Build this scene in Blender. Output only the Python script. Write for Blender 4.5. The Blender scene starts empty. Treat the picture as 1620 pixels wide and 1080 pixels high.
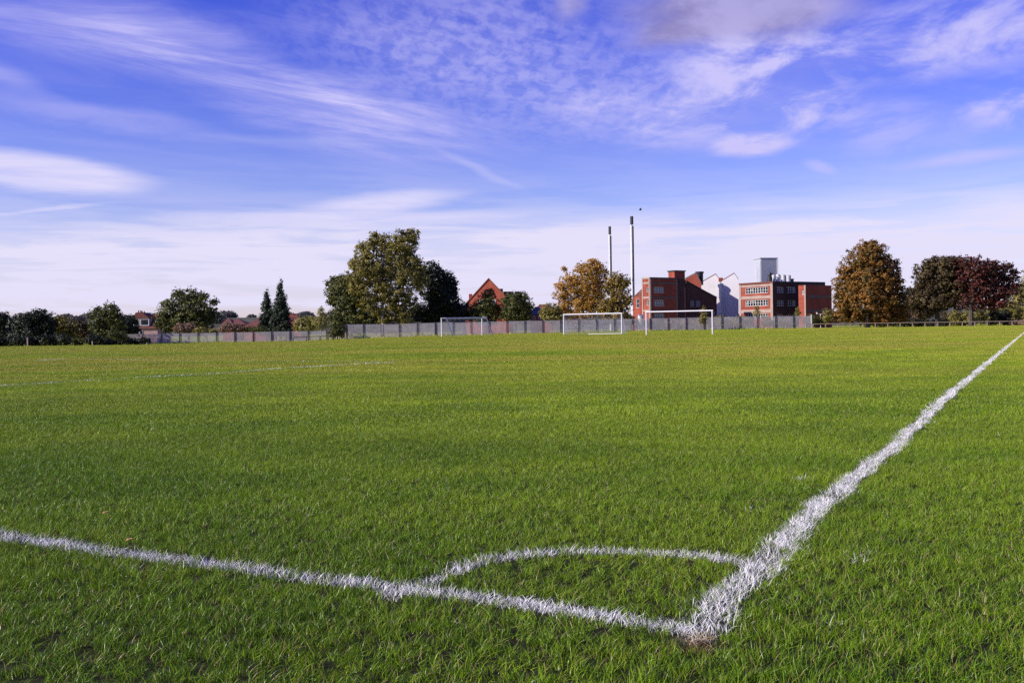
import bpy, bmesh, math, random
import numpy as np
from mathutils import Vector, Matrix

R = math.radians
scene = bpy.context.scene
C = scene.collection

# ------------------------------------------------------------------ camera
F = 1585.0                      # focal length in photograph pixels (1620 wide)
CAM_H = 0.83
PITCH = -0.0112
ROLL = R(0.9)
cam_d = bpy.data.cameras.new('camera')
cam_d.sensor_width = 36.0
cam_d.lens = 36.0 * F / 1620.0
cam_d.clip_start = 0.05
cam_d.clip_end = 20000
cam = bpy.data.objects.new('camera', cam_d)
C.objects.link(cam)
scene.camera = cam
right = Vector((1, 0, 0)); fwd = Vector((0, math.cos(PITCH), math.sin(PITCH)))
up = right.cross(fwd)
r2 = right * math.cos(ROLL) + up * math.sin(ROLL)
# in the picture "up" leans left, so the camera itself is rolled clockwise
cr, sr = math.cos(ROLL), math.sin(ROLL)
camx = right * cr - up * sr
camy = right * sr + up * cr
M3 = Matrix((camx, camy, -fwd)).transposed()
cam.matrix_world = Matrix.Translation((0, 0, CAM_H)) @ M3.to_4x4()


def ray(px, py):
    d = camx * ((px - 810) / F) - camy * ((py - 540) / F) + fwd
    return d / d.y               # y component 1


def at(px, py, Y):
    """world point seen at a photograph pixel, Y metres ahead"""
    d = ray(px, py)
    return Vector((d.x * Y, Y, CAM_H + d.z * Y))


# ------------------------------------------------------------------ world + sun
SUN_EL = R(29)
SUN_DIR = Vector((-0.94, -0.34, 0)).normalized()     # horizontal direction to the sun
sun_vec = Vector((SUN_DIR.x * math.cos(SUN_EL), SUN_DIR.y * math.cos(SUN_EL), math.sin(SUN_EL)))
world = bpy.data.worlds.new('World')
scene.world = world
world.use_nodes = True
wt = world.node_tree
wt.nodes.clear()


class S:
    """small wrapper so node math reads like arithmetic"""
    tree = wt

    def __init__(s, k): s.k = k

    @staticmethod
    def _in(n, i, v):
        if isinstance(v, S): S.tree.links.new(v.k, n.inputs[i])
        else: n.inputs[i].default_value = v

    @staticmethod
    def m(op, *a, clamp=False):
        n = S.tree.nodes.new('ShaderNodeMath'); n.operation = op; n.use_clamp = clamp
        for i, v in enumerate(a): S._in(n, i, v)
        return S(n.outputs[0])

    def __add__(a, b): return S.m('ADD', a, b)
    __radd__ = __add__
    def __sub__(a, b): return S.m('SUBTRACT', a, b)
    def __rsub__(a, b): return S.m('SUBTRACT', b, a)
    def __mul__(a, b): return S.m('MULTIPLY', a, b)
    __rmul__ = __mul__
    def __truediv__(a, b): return S.m('DIVIDE', a, b)


def smooth(v, a, b, lo=0.0, hi=1.0):
    n = S.tree.nodes.new('ShaderNodeMapRange'); n.interpolation_type = 'SMOOTHSTEP'
    S._in(n, 0, v)
    n.inputs[1].default_value = a; n.inputs[2].default_value = b
    n.inputs[3].default_value = lo; n.inputs[4].default_value = hi
    return S(n.outputs[0])


def vec(x, y, z=0.0):
    n = S.tree.nodes.new('ShaderNodeCombineXYZ')
    for i, v in enumerate((x, y, z)): S._in(n, i, v)
    return S(n.outputs[0])


def noise(v, scale, detail=5, rough=0.55, dist=0.0):
    n = S.tree.nodes.new('ShaderNodeTexNoise')
    S._in(n, 'Vector', v)
    n.inputs['Scale'].default_value = scale; n.inputs['Detail'].default_value = detail
    n.inputs['Roughness'].default_value = rough; n.inputs['Distortion'].default_value = dist
    return S(n.outputs['Fac'])


def mixc(f, a, b, mode='MIX'):
    n = S.tree.nodes.new('ShaderNodeMix'); n.data_type = 'RGBA'; n.blend_type = mode
    S._in(n, 0, f)
    for i, v in ((6, a), (7, b)):
        if isinstance(v, S): S.tree.links.new(v.k, n.inputs[i])
        else: n.inputs[i].default_value = (*v, 1)
    return S(n.outputs[2])


sky = wt.nodes.new('ShaderNodeTexSky')
sky.sky_type = 'NISHITA'
sky.sun_disc = False
sky.sun_elevation = SUN_EL
sky.sun_rotation = math.atan2(SUN_DIR.x, SUN_DIR.y)
sky.altitude = 60
sky.air_density = 1.0
sky.dust_density = 0.6
sky.ozone_density = 2.0
tc = wt.nodes.new('ShaderNodeTexCoord')
sp = wt.nodes.new('ShaderNodeSeparateXYZ')
wt.links.new(tc.outputs['Generated'], sp.inputs[0])
X, Y, Z = S(sp.outputs[0]), S(sp.outputs[1]), S(sp.outputs[2])
# azimuth and elevation of the view direction, in units of 1/F radian
AZ = S.m('ARCTAN2', X, Y) * F
EL = S.m('ARCSINE', Z) * F
Zs = S.m('MAXIMUM', Z, 0.0) + 0.10
LX, LY = X / Zs, Y / Zs          # position on a level cloud layer overhead


def sk(px, py):
    d = ray(px, py).normalized()
    return math.atan2(d.x, d.y) * F, math.asin(d.z) * F


w1 = noise(vec(LX, LY, 3.1), 1.6, 5, 0.6)
w2 = noise(vec(LX, LY, 9.7), 1.6, 5, 0.6)
WA = AZ + (w1 - 0.5) * 150.0
WE = EL + (w2 - 0.5) * 70.0
WB = AZ + (w1 - 0.5) * 60.0
WF = EL + (w2 - 0.5) * 22.0


def blob(px, py, rx, ry, ang=0.0, soft=0.8, tight=False):
    a0, e0 = sk(px, py)
    c, s = math.cos(R(ang)), math.sin(R(ang))       # ang > 0 : rises to the right
    u = (WB if tight else WA) - a0
    v = (WF if tight else WE) - e0
    p = (u * (c / rx)) + (v * (s / rx))
    q = (v * (c / ry)) - (u * (s / ry))
    d = S.m('SQRT', p * p + q * q)
    return smooth(d, 1.0, 1.0 - soft)


def add(*a):
    t = a[0]
    for b in a[1:]: t = t + b
    return t


# textures on the cloud layer
rot = R(35)
RX = LX * math.cos(rot) + LY * math.sin(rot)
RY = LY * math.cos(rot) - LX * math.sin(rot)
wisp = noise(vec(RX * 0.6, RY * 1.8, 1.0), 2.0, 9, 0.68, 0.5)       # combed cirrus
fleece = noise(vec(LX * 1.0, LY * 0.50, 5.0), 21.0, 4, 0.6, 0.25)       # mottled small flakes
puff = noise(vec(LX, LY * 0.7, 2.0), 3.4, 9, 0.62, 0.35)
low = noise(vec(AZ * 0.0016, EL * 0.016, 4.0), 1.0, 7, 0.58, 0.3)     # flat layers near the horizon
low2 = noise(vec(AZ * 0.0045, EL * 0.045, 7.0), 1.0, 6, 0.6, 0.4)

wispm = smooth(wisp, 0.34, 0.66)
puffm = smooth(puff, 0.38, 0.62)
flecm = smooth(fleece, 0.36, 0.62)

veil = add(blob(330, 95, 480, 75, -24) * 0.95, blob(620, 190, 260, 60, -14) * 0.75,
           blob(60, 30, 260, 60, -14) * 0.55, blob(320, 108, 250, 26, -25, .95, True) * .45, blob(580, 178, 230, 30, -10, .95, True) * .4)
mott = add(blob(760, 85, 420, 150, -5, 0.9), blob(1000, 170, 300, 90, 5, 0.9) * 0.6)
right_c = add(blob(1190, 110, 190, 110, -15, 0.8), blob(1060, 190, 260, 60, -8, 0.9) * 0.7,
              blob(1500, 60, 300, 80, 0, 0.8) * 0.9, blob(1330, 190, 260, 50, -12, .9) * 0.6)
edge_c = add(blob(1600, 160, 95, 44, 14, 0.8) * puffm * 1.1, blob(1190, 228, 78, 24, 2, 0.6, True) * 0.95,
             blob(1298, 262, 34, 13, -20, .8, True) * 0.6, blob(1520, 250, 140, 14, 3, .9, True) * 0.6,
             blob(0, 118, 85, 20, -14, .95, True) * 0.4, blob(150, 185, 240, 26, -8, .9) * .35)
lens_c = add(blob(60, 272, 190, 34, -5, 0.5, True) * 0.95, blob(600, 322, 165, 24, 5, 0.75, True) * 0.95,
             blob(760, 268, 110, 10, -26, .95, True) * 0.28, blob(470, 226, 240, 12, -1, .95, True) * .18,
             blob(80, 330, 120, 5, 9, .9, True) * .6,
             blob(560, 345, 420, 16, 0, .9, True) * .6)
grey = add(blob(1180, 5, 245, 78, 2, 0.75), blob(1060, 60, 110, 30, 5, .9) * .5, blob(890, 10, 50, 35, 0, .9) * .6)

# pale stratus low over the horizon, thinning upwards
lowband = smooth(EL + (low - 0.5) * 70.0 - AZ * 0.012, 205.0, 120.0)
lowthin = smooth(EL + (low2 - 0.5) * 60.0 + AZ * 0.02, 300.0, 130.0)
lowgap = smooth(EL + (low - 0.5) * 45.0, 18.0, 62.0)               # bluer strip right at the horizon
streak = smooth(low2, 0.36, 0.60)

d_high = add(veil * (wispm * 0.7 + 0.3) * 0.66, mott * (flecm * 0.5 + wispm * 0.3 + 0.15) * 0.55,
             right_c * (puffm * 0.9 + 0.12) * 1.0, edge_c * (puffm * 0.4 + 0.55),
             wispm * wispm * 0.10)
d_lens = lens_c * (wispm * 0.2 + streak * 0.15 + 0.55)
d_low = add(lowband * (streak * 0.42 + 0.54) * (lowgap * 0.45 + 0.55), lowthin * streak * 0.25)
d_grey = S.m('MINIMUM', grey * (puffm * 0.25 + 0.9), 0.92)
cl = lambda v: S.m('MINIMUM', S.m('MAXIMUM', v, 0.0), 1.0)

K = 10.0                        # the background runs at strength 0.07
base = S(sky.outputs[0])
tint = mixc(smooth(EL, 0.0, 520.0), (1.50, 1.30, 1.72), (0.42, 0.48, 1.85))
base = mixc(1.0, base, tint, 'MULTIPLY')
ck = lambda r, g, b: (r * K, g * K, b * K)
col = mixc(cl(d_high), base, ck(0.60, 0.57, 0.98))
col = mixc(cl(d_low), col, ck(0.80, 0.76, 0.97))
col = mixc(cl(d_lens), col, ck(0.82, 0.77, 1.0))
shade = mixc(puffm, ck(0.29, 0.255, 0.52), ck(0.46, 0.42, 0.76))
col = mixc(cl(d_grey), col, shade)
bg = wt.nodes.new('ShaderNodeBackground')
wt.links.new(col.k, bg.inputs[0])
bg.inputs[1].default_value = 0.07
wo = wt.nodes.new('ShaderNodeOutputWorld')
wt.links.new(bg.outputs[0], wo.inputs[0])
world.cycles.sampling_method = 'MANUAL'
world.cycles.sample_map_resolution = 512

sun_d = bpy.data.lights.new('sun', 'SUN')
sun_d.energy = 5.0
sun_d.angle = R(0.5)
sun_d.color = (1.0, 0.93, 0.84)
sun = bpy.data.objects.new('sun', sun_d)
C.objects.link(sun)
sun.rotation_euler = sun_vec.to_track_quat('Z', 'Y').to_euler()
sun.location = (-60, -20, 40)

scene.view_settings.view_transform = 'Standard'
scene.view_settings.look = 'None'
scene.view_settings.gamma = 1.0
scene.view_settings.exposure = 0.5
scene.view_settings.use_curve_mapping = False
scene.cycles.max_bounces = 6
scene.cycles.diffuse_bounces = 3
scene.cycles.glossy_bounces = 2
scene.cycles.transmission_bounces = 4
scene.cycles.transparent_max_bounces = 8
scene.cycles.use_denoising = False


# ------------------------------------------------------------------ helpers
def tag(o, label=None, cat=None, group=None, kind=None):
    if label: o['label'] = label
    if cat: o['category'] = cat
    if group: o['group'] = group
    if kind: o['kind'] = kind
    return o


def link(name, me, mat=None, parent=None):
    if mat is not None and not me.materials: me.materials.append(mat)
    o = bpy.data.objects.new(name, me)
    C.objects.link(o)
    if parent is not None: o.parent = parent
    return o


def empty(name, loc=(0, 0, 0), rz=0.0):
    o = bpy.data.objects.new(name, None)
    o.empty_display_size = 0.3
    o.location = loc; o.rotation_euler = (0, 0, rz)
    C.objects.link(o)
    return o


def np_mesh(name, verts, faces_n, loops, smooth_=False):
    """mesh from numpy: verts (n,3); faces_n = loop count per face; loops = vertex index per loop"""
    me = bpy.data.meshes.new(name)
    me.vertices.add(len(verts)); me.vertices.foreach_set('co', np.asarray(verts, np.float32).ravel())
    me.loops.add(len(loops)); me.loops.foreach_set('vertex_index', np.asarray(loops, np.int32))
    faces_n = np.asarray(faces_n, np.int32)
    me.polygons.add(len(faces_n))
    st = np.concatenate(([0], np.cumsum(faces_n)[:-1])).astype(np.int32)
    me.polygons.foreach_set('loop_start', st)
    me.polygons.foreach_set('use_smooth', np.full(len(faces_n), smooth_))
    me.update(calc_edges=True)
    return me


class MB:
    """collects boxes, prisms and tubes; build() links them as one mesh object"""
    def __init__(s): s.v = []; s.f = []

    def quad(s, *p):
        b = len(s.v); s.v += [tuple(q) for q in p]; s.f.append(tuple(range(b, b + len(p))))

    def box(s, lo, hi, fr=None):
        x0, y0, z0 = lo; x1, y1, z1 = hi
        p = [(x0, y0, z0), (x1, y0, z0), (x1, y1, z0), (x0, y1, z0), (x0, y0, z1), (x1, y0, z1), (x1, y1, z1), (x0, y1, z1)]
        if fr: p = [fr(*q) for q in p]
        b = len(s.v); s.v += [tuple(q) for q in p]
        for f in ((0, 3, 2, 1), (4, 5, 6, 7), (0, 1, 5, 4), (1, 2, 6, 5), (2, 3, 7, 6), (3, 0, 4, 7)):
            s.f.append(tuple(b + i for i in f))

    def prism(s, pts, off):
        """polygon pts (list of Vector) extruded by vector off"""
        b = len(s.v); n = len(pts)
        s.v += [tuple(p) for p in pts] + [tuple(Vector(p) + Vector(off)) for p in pts]
        s.f.append(tuple(b + i for i in range(n))); s.f.append(tuple(b + n + i for i in reversed(range(n))))
        for i in range(n):
            j = (i + 1) % n
            s.f.append((b + i, b + n + i, b + n + j, b + j))

    def tube(s, pts, rad, n=8, cap=True):
        pts = [Vector(p) for p in pts]
        if not hasattr(rad, '__len__'): rad = [rad] * len(pts)
        rings = []
        for i, p in enumerate(pts):
            d = (pts[min(i + 1, len(pts) - 1)] - pts[max(i - 1, 0)]).normalized()
            a = Vector((0, 0, 1)) if abs(d.z) < 0.9 else Vector((1, 0, 0))
            e = d.cross(a).normalized(); g = d.cross(e)
            b = len(s.v); rings.append(b)
            for k in range(n):
                t = 2 * math.pi * k / n
                s.v.append(tuple(p + (e * math.cos(t) + g * math.sin(t)) * rad[i]))
        for a, b in zip(rings, rings[1:]):
            for k in range(n):
                s.f.append((a + k, a + (k + 1) % n, b + (k + 1) % n, b + k))
        if cap:
            s.f.append(tuple(rings[0] + k for k in reversed(range(n)))); s.f.append(tuple(rings[-1] + k for k in range(n)))

    def mesh(s, name):
        me = bpy.data.meshes.new(name); me.from_pydata(s.v, [], s.f); me.update()
        bm = bmesh.new(); bm.from_mesh(me); bmesh.ops.recalc_face_normals(bm, faces=bm.faces); bm.to_mesh(me); bm.free()
        return me

    def build(s, name, mat, parent=None):
        return link(name, s.mesh(name), mat, parent)


# ------------------------------------------------------------------ terrain
_gx = np.array([-400, -110, -79, -57, -33, -18, 0, 35, 80, 400.])
_gz = np.array([-0.5, -0.45, -0.30, -0.41, -0.36, 0.02, 0.28, 0.40, 0.35, 0.35])


def ground_z(x, y):
    x = np.asarray(x, float); y = np.asarray(y, float)
    t = np.clip((y - 82.0) / 70.0, 0, 1); t = t * t * (3 - 2 * t)
    g = np.interp(x * 155.0 / np.maximum(y, 60.0), _gx, _gz)
    return t * g


def gz(x, y): return float(ground_z(x, y))


def pnoise(x, y, scale, seed=0):
    """cheap smooth value noise, vectorised"""
    x = np.asarray(x) * scale; y = np.asarray(y) * scale
    xi = np.floor(x); yi = np.floor(y); fx = x - xi; fy = y - yi
    fx = fx * fx * (3 - 2 * fx); fy = fy * fy * (3 - 2 * fy)
    def h(a, b):
        s = np.sin(a * 127.1 + b * 311.7 + seed * 74.7) * 43758.5453
        return s - np.floor(s)
    return (h(xi, yi) * (1 - fx) + h(xi + 1, yi) * fx) * (1 - fy) + (h(xi, yi + 1) * (1 - fx) + h(xi + 1, yi + 1) * fx) * fy


# ------------------------------------------------------------------ materials
def material(name):
    m = bpy.data.materials.new(name); m.use_nodes = True
    m.node_tree.nodes.clear(); S.tree = m.node_tree
    return m


def nd(t, **kw):
    n = S.tree.nodes.new(t)
    for k, v in kw.items(): setattr(n, k, v)
    return n


def finish(m, shader, disp=None):
    o = nd('ShaderNodeOutputMaterial')
    m.node_tree.links.new(shader, o.inputs[0])
    return m


def pos(): return S(nd('ShaderNodeNewGeometry').outputs['Position'])
def objco(): return S(nd('ShaderNodeTexCoord').outputs['Object'])


def scaled(v, sx, sy, sz):
    n = nd('ShaderNodeVectorMath', operation='MULTIPLY')
    S.tree.links.new(v.k, n.inputs[0]); n.inputs[1].default_value = (sx, sy, sz)
    return S(n.outputs[0])


def ramp(v, stops):
    n = nd('ShaderNodeValToRGB'); S.tree.links.new(v.k, n.inputs[0])
    e = n.color_ramp.elements
    while len(e) < len(stops): e.new(0.5)
    for i, (p, c) in enumerate(stops): e[i].position = p; e[i].color = (*c, 1)
    return S(n.outputs[0])


def attr(name, out='Fac'):
    n = nd('ShaderNodeAttribute', attribute_name=name)
    return S(n.outputs[out])


def bsdf(col, rough=0.7, spec=0.3, metal=0.0, bump=None, bstr=0.3, bdist=0.05):
    n = nd('ShaderNodeBsdfPrincipled')
    S._in(n, 'Base Color', col if isinstance(col, S) else (*col, 1))
    S._in(n, 'Roughness', rough)
    n.inputs['Specular IOR Level'].default_value = spec
    n.inputs['Metallic'].default_value = metal
    if bump is not None:
        b = nd('ShaderNodeBump'); b.inputs['Strength'].default_value = bstr; b.inputs['Distance'].default_value = bdist
        S.tree.links.new(bump.k, b.inputs['Height']); S.tree.links.new(b.outputs[0], n.inputs['Normal'])
    return n.outputs[0]


def simple(name, c, rough=0.7, spec=0.3, metal=0.0, vary=0.25, scale=1.5, dirt=None):
    m = material(name)
    p = pos()
    n1 = noise(p, scale, 6, 0.65); n2 = noise(scaled(p, 6, 6, 0.6), 0.8, 4, 0.6)
    f = smooth(n1 * 0.6 + n2 * 0.4, 0.3, 0.7)
    a = tuple(x * (1 - vary) for x in c); b = tuple(min(1, x * (1 + vary)) for x in c)
    col = mixc(f, a, b)
    if dirt: col = mixc(smooth(n2, 0.5, 0.75) * 0.7, col, dirt)
    return finish(m, bsdf(col, rough, spec, metal, n1, 0.2))


def turf_color(p):
    """living colour of the pitch: patchy and dry areas, near turf darkened as shading"""
    big = noise(scaled(p, 0.10, 0.16, 0.1), 1.0, 4, 0.6)
    mid = noise(scaled(p, 0.55, 0.8, 0.5), 1.0, 4, 0.6)
    band = noise(scaled(p, 0.06, 0.16, 0.1), 1.0, 4, 0.65, 0.8)
    f = smooth(big * 0.45 + mid * 0.55, 0.38, 0.62)
    sy = S(sepy(p))
    view_tone = smooth(sy + (big - 0.5) * 12.0, 2.5, 24.0)         # view-angle shading put into colour: darker near, brighter and yellower up the pitch
    c = mixc(f, mixc(view_tone, (0.090, 0.195, 0.004), (0.165, 0.265, 0.005)), mixc(view_tone, (0.190, 0.315, 0.008), (0.305, 0.400, 0.012)))
    far = smooth(sy, 6.0, 35.0)
    dry = smooth(band, 0.40, 0.58) * (far * 0.52 + 0.06)
    return mixc(dry, c, (0.400, 0.340, 0.045))


def sepy(p):
    n = nd('ShaderNodeSeparateXYZ'); S.tree.links.new(p.k, n.inputs[0]); return n.outputs[1]


def grass_material():
    m = material('grass_blades')
    p = pos()
    c = turf_color(p)
    t = attr('tone'); h = attr('along')
    c = mixc(smooth(t, 0.0, 1.0), mixc(1.0, c, (0.42, 0.50, 0.5), 'MULTIPLY'), mixc(1.0, c, (1.6, 1.4, 1.8), 'MULTIPLY'))
    # a few dead straw blades, and straw coloured feet
    c = mixc(smooth(t, 0.93, 0.95), c, (0.30, 0.22, 0.09))
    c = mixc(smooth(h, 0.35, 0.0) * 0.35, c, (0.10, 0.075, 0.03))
    # worn brown spot at the pitch corner
    n = nd('ShaderNodeVectorMath', operation='DISTANCE'); S.tree.links.new(p.k, n.inputs[0])
    n.inputs[1].default_value = tuple(WORN)
    w = smooth(S(n.outputs['Value']) + (noise(p, 14, 3) - 0.5) * 0.12, 0.09, 0.02)
    c = mixc(w, c, (0.22, 0.13, 0.07))
    d = nd('ShaderNodeBsdfPrincipled'); S._in(d, 'Base Color', c)
    d.inputs['Roughness'].default_value = 0.36; d.inputs['Specular IOR Level'].default_value = 0.22
    tr = nd('ShaderNodeBsdfTranslucent')
    S._in(tr, 'Color', mixc(1.0, c, (1.5, 1.6, 0.7), 'MULTIPLY'))
    mx = nd('ShaderNodeMixShader'); mx.inputs[0].default_value = 0.16
    S.tree.links.new(d.outputs[0], mx.inputs[1]); S.tree.links.new(tr.outputs[0], mx.inputs[2])
    return finish(m, mx.outputs[0])


def paint_material(name='line_paint'):
    m = material(name)
    p = pos(); t = attr('tone'); h = attr('along')
    c = mixc(smooth(t, 0, 1), (0.62, 0.61, 0.58), (0.88, 0.86, 0.82))
    miss = smooth(noise(p, 9, 4, .65) + t * 0.35, 0.74, 0.88)      # blades the paint missed
    c = mixc(miss, c, (0.16, 0.19, 0.07))
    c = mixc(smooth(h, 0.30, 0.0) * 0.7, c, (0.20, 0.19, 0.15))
    d = nd('ShaderNodeBsdfPrincipled'); S._in(d, 'Base Color', c)
    d.inputs['Roughness'].default_value = 0.75; d.inputs['Specular IOR Level'].default_value = 0.2
    return finish(m, d.outputs[0])


# ------------------------------------------------------------------ pitch geometry (from the photograph)
def ground_at(px, py):
    d = ray(px, py)
    Yg = -CAM_H / d.z
    return Vector((d.x * Yg, Yg, 0))


CORNER = ground_at(1107, 1006)
TOUCH = [CORNER, ground_at(1212, 886), ground_at(1300, 800), ground_at(1412, 712), ground_at(1510, 619)]
_d = (TOUCH[3] - TOUCH[1]).normalized()
FAR_T = ground_at(1619, 527.3)
TOUCH += [FAR_T, CORNER + (FAR_T - CORNER) * 1.6]
GOAL_L = [CORNER, ground_at(870, 966), ground_at(622, 935), ground_at(300, 890), ground_at(0, 852), ground_at(-300, 820)]
ARC = [ground_at(*q) for q in ((612, 950), (655, 934), (700, 915), (760, 893), (830, 882), (910, 877), (1000, 877), (1090, 881), (1150, 888), (1195, 896))]
PEN = [ground_at(*q) for q in ((-20, 613), (60, 608), (190, 600), (340, 592), (440, 584), (540, 578), (628, 573.5))]
PEN2 = [ground_at(*q) for q in ((628, 573.5), (500, 572), (400, 571.5), (300, 571), (120, 568))]
PEN3 = [ground_at(*q) for q in ((60, 571), (105, 568))]
SIXL = [ground_at(*q) for q in ((852, 541), (908, 540.3))]
WORN = ground_at(1103, 1024) + Vector((0, 0, 0.01))


def dist_poly(x, y, poly):
    """distance from points to a polyline, and arclength position"""
    best = np.full(x.shape, 1e9)
    for a, b in zip(poly, poly[1:]):
        dx, dy = b.x - a.x, b.y - a.y
        L = dx * dx + dy * dy
        t = np.clip(((x - a.x) * dx + (y - a.y) * dy) / L, 0, 1)
        d = np.hypot(x - a.x - t * dx, y - a.y - t * dy)
        best = np.minimum(best, d)
    return best


LINES = [('touchline', TOUCH, 0.112, 0), ('goal_line', GOAL_L, 0.090, 1), ('corner_arc', ARC, 0.070, 2)]
NEAR_LINES = [(p, w) for _, p, w, _ in LINES]

# ground sheet, denser near the pitch
def ground_sheet():
    xs = np.unique(np.concatenate([np.linspace(-4000, -300, 18), np.linspace(-300, -100, 21), np.linspace(-100, 100, 101), np.linspace(100, 300, 21), np.linspace(300, 4000, 18)]))
    ys = np.unique(np.concatenate([np.linspace(-400, -20, 10), np.linspace(-20, 70, 31), np.linspace(70, 200, 66), np.linspace(200, 400, 11), np.linspace(400, 6000, 15)]))
    gx, gy = np.meshgrid(xs, ys)
    v = np.stack([gx, gy, ground_z(gx, gy)], -1).reshape(-1, 3)
    nx, ny = len(xs), len(ys)
    i = np.arange(nx * ny).reshape(ny, nx)
    q = np.stack([i[:-1, :-1], i[:-1, 1:], i[1:, 1:], i[1:, :-1]], -1).reshape(-1, 4)
    return np_mesh('ground', v, np.full(len(q), 4), q.ravel(), True)


m = material('turf_soil')
p = pos()
fine = noise(p, 28, 5, 0.7)
dcam = nd('ShaderNodeVectorMath', operation='LENGTH'); S.tree.links.new(p.k, dcam.inputs[0])
thatch = mixc(fine, (0.012, 0.014, 0.005), (0.035, 0.034, 0.012))
turfc = mixc(1.0, turf_color(p), mixc(fine, (0.45, 0.45, 0.5), (1.0, 0.95, 0.9)), 'MULTIPLY')
# bare thatch shows between the modelled blades; beyond them the sheet itself is the turf
c = mixc(smooth(S(dcam.outputs['Value']), 110.0, 150.0), thatch, turfc)
sy = S(sepy(p))
MAT_GROUND = finish(m, bsdf(c, 0.9, 0.1, 0, fine, 0.6, 0.03))
g = link('ground', ground_sheet(), MAT_GROUND)
tag(g, kind='structure')

MAT_GRASS = grass_material()
MAT_PAINT = paint_material()


def blades(n, rx, ry, w, hmin, hmax, seg, seed, lean=0.45, fn=None):
    """n curved tapering blades with roots in a soft square; returns arrays"""
    rg = np.random.default_rng(seed)
    x = rg.uniform(-rx, rx, n) + rg.normal(0, rx * 0.12, n)
    y = rg.uniform(-ry, ry, n) + rg.normal(0, ry * 0.12, n)
    return blade_arrays(x, y, np.zeros(n), w, hmin, hmax, seg, rg, lean)


def blade_arrays(x, y, z, w, hmin, hmax, seg, rg, lean=0.45, bias=(0, 0)):
    n = len(x)
    hgt = hmin + (hmax - hmin) * rg.uniform(0, 1, n) ** 1.25
    az = rg.uniform(0, 2 * math.pi, n)
    fa = rg.uniform(0, 2 * math.pi, n)                 # facing of the strip
    le = np.abs(rg.normal(lean, 0.35, n))
    bx = np.cos(az) * le + bias[0]; by = np.sin(az) * le + bias[1]
    ww = w * rg.uniform(0.6, 1.2, n) if np.isscalar(w) else w * rg.uniform(0.6, 1.2, n)
    rows = []; al = []
    for k in range(seg + 1):
        t = k / seg
        bend = t ** 1.7
        cx = x + bx * hgt * bend; cy = y + by * hgt * bend
        cz = z + hgt * t * (1 - 0.25 * np.minimum(le, 1.4) * t)
        hw = ww * 0.5 * (1.0 if k == 0 else (1 - t ** 2.2))
        ox = np.cos(fa) * hw; oy = np.sin(fa) * hw
        if k < seg:
            rows += [np.stack([cx - ox, cy - oy, cz], -1), np.stack([cx + ox, cy + oy, cz], -1)]
            al += [t, t]
        else:
            rows += [np.stack([cx, cy, cz], -1)]; al += [1.0]
    V = np.stack(rows, 1)                              # n, m, 3
    mcount = V.shape[1]
    base = np.arange(n)[:, None] * mcount
    loops = []; fn_ = []
    for k in range(seg - 1):
        loops.append((base + np.array([2 * k, 2 * k + 1, 2 * k + 3, 2 * k + 2])[None])); fn_.append(np.full(n, 4))
    k = seg - 1
    loops.append((base + np.array([2 * k, 2 * k + 1, 2 * k + 2])[None])); fn_.append(np.full(n, 3))
    L = np.concatenate([l.ravel() for l in loops]); FN = np.concatenate(fn_)
    tone = np.repeat(rg.uniform(0, 1, n), mcount)
    return V.reshape(-1, 3), FN, L, tone, np.tile(np.array(al), n)


def blade_mesh(name, arrs):
    V, FN, L, tone, al = arrs
    me = np_mesh(name, V, FN, L, True)
    for nm, a in (('tone', tone), ('along', al)):
        at_ = me.attributes.new(nm, 'FLOAT', 'POINT'); at_.data.foreach_set('value', a.astype(np.float32))
    return me


# turf tiles: three sizes of cell, three blade widths by distance
KIND = {  # key: (cell, blades per m2, width, hmin, hmax, segments, variants)
    'a': (0.06, 25000, 0.0019, 0.014, 0.044, 3, 10),
    'b': (0.12, 8500, 0.0036, 0.020, 0.046, 2, 3),
    'c': (0.12, 2200, 0.010, 0.022, 0.048, 2, 2),
    'd': (0.36, 9500, 0.0034, 0.018, 0.045, 2, 4),
    'e': (1.44, 2600, 0.0085, 0.020, 0.045, 2, 4),
    'f': (1.44, 700, 0.026, 0.022, 0.046, 1, 3),
}
src = {}; n_src = 0
for k, (cell, dens, w, h0, h1, sg, nv) in KIND.items():
    src[k] = []
    for v in range(nv):
        n = int(dens * cell * cell)
        me = blade_mesh('turf_tile', blades(n, cell * 0.5, cell * 0.5, w, h0, h1, sg, 100 + n_src, 0.8))
        me.materials.append(MAT_GRASS)
        o = bpy.data.objects.new('turf_tile', me)      # source mesh only, never linked to the scene
        src[k].append((n_src, o)); n_src += 1

pts = []; idx = []; scl = []; rots = []
rg = np.random.default_rng(5)


def inview(x, y, mrg):
    return (y > 1.1) & (np.abs(x) < 0.56 * y + 0.9 + mrg)


def near_line(x, y):
    d = np.full(x.shape, 1e9)
    for pl, w in NEAR_LINES: d = np.minimum(d, dist_poly(x, y, pl) - w / 2)
    return d


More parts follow.
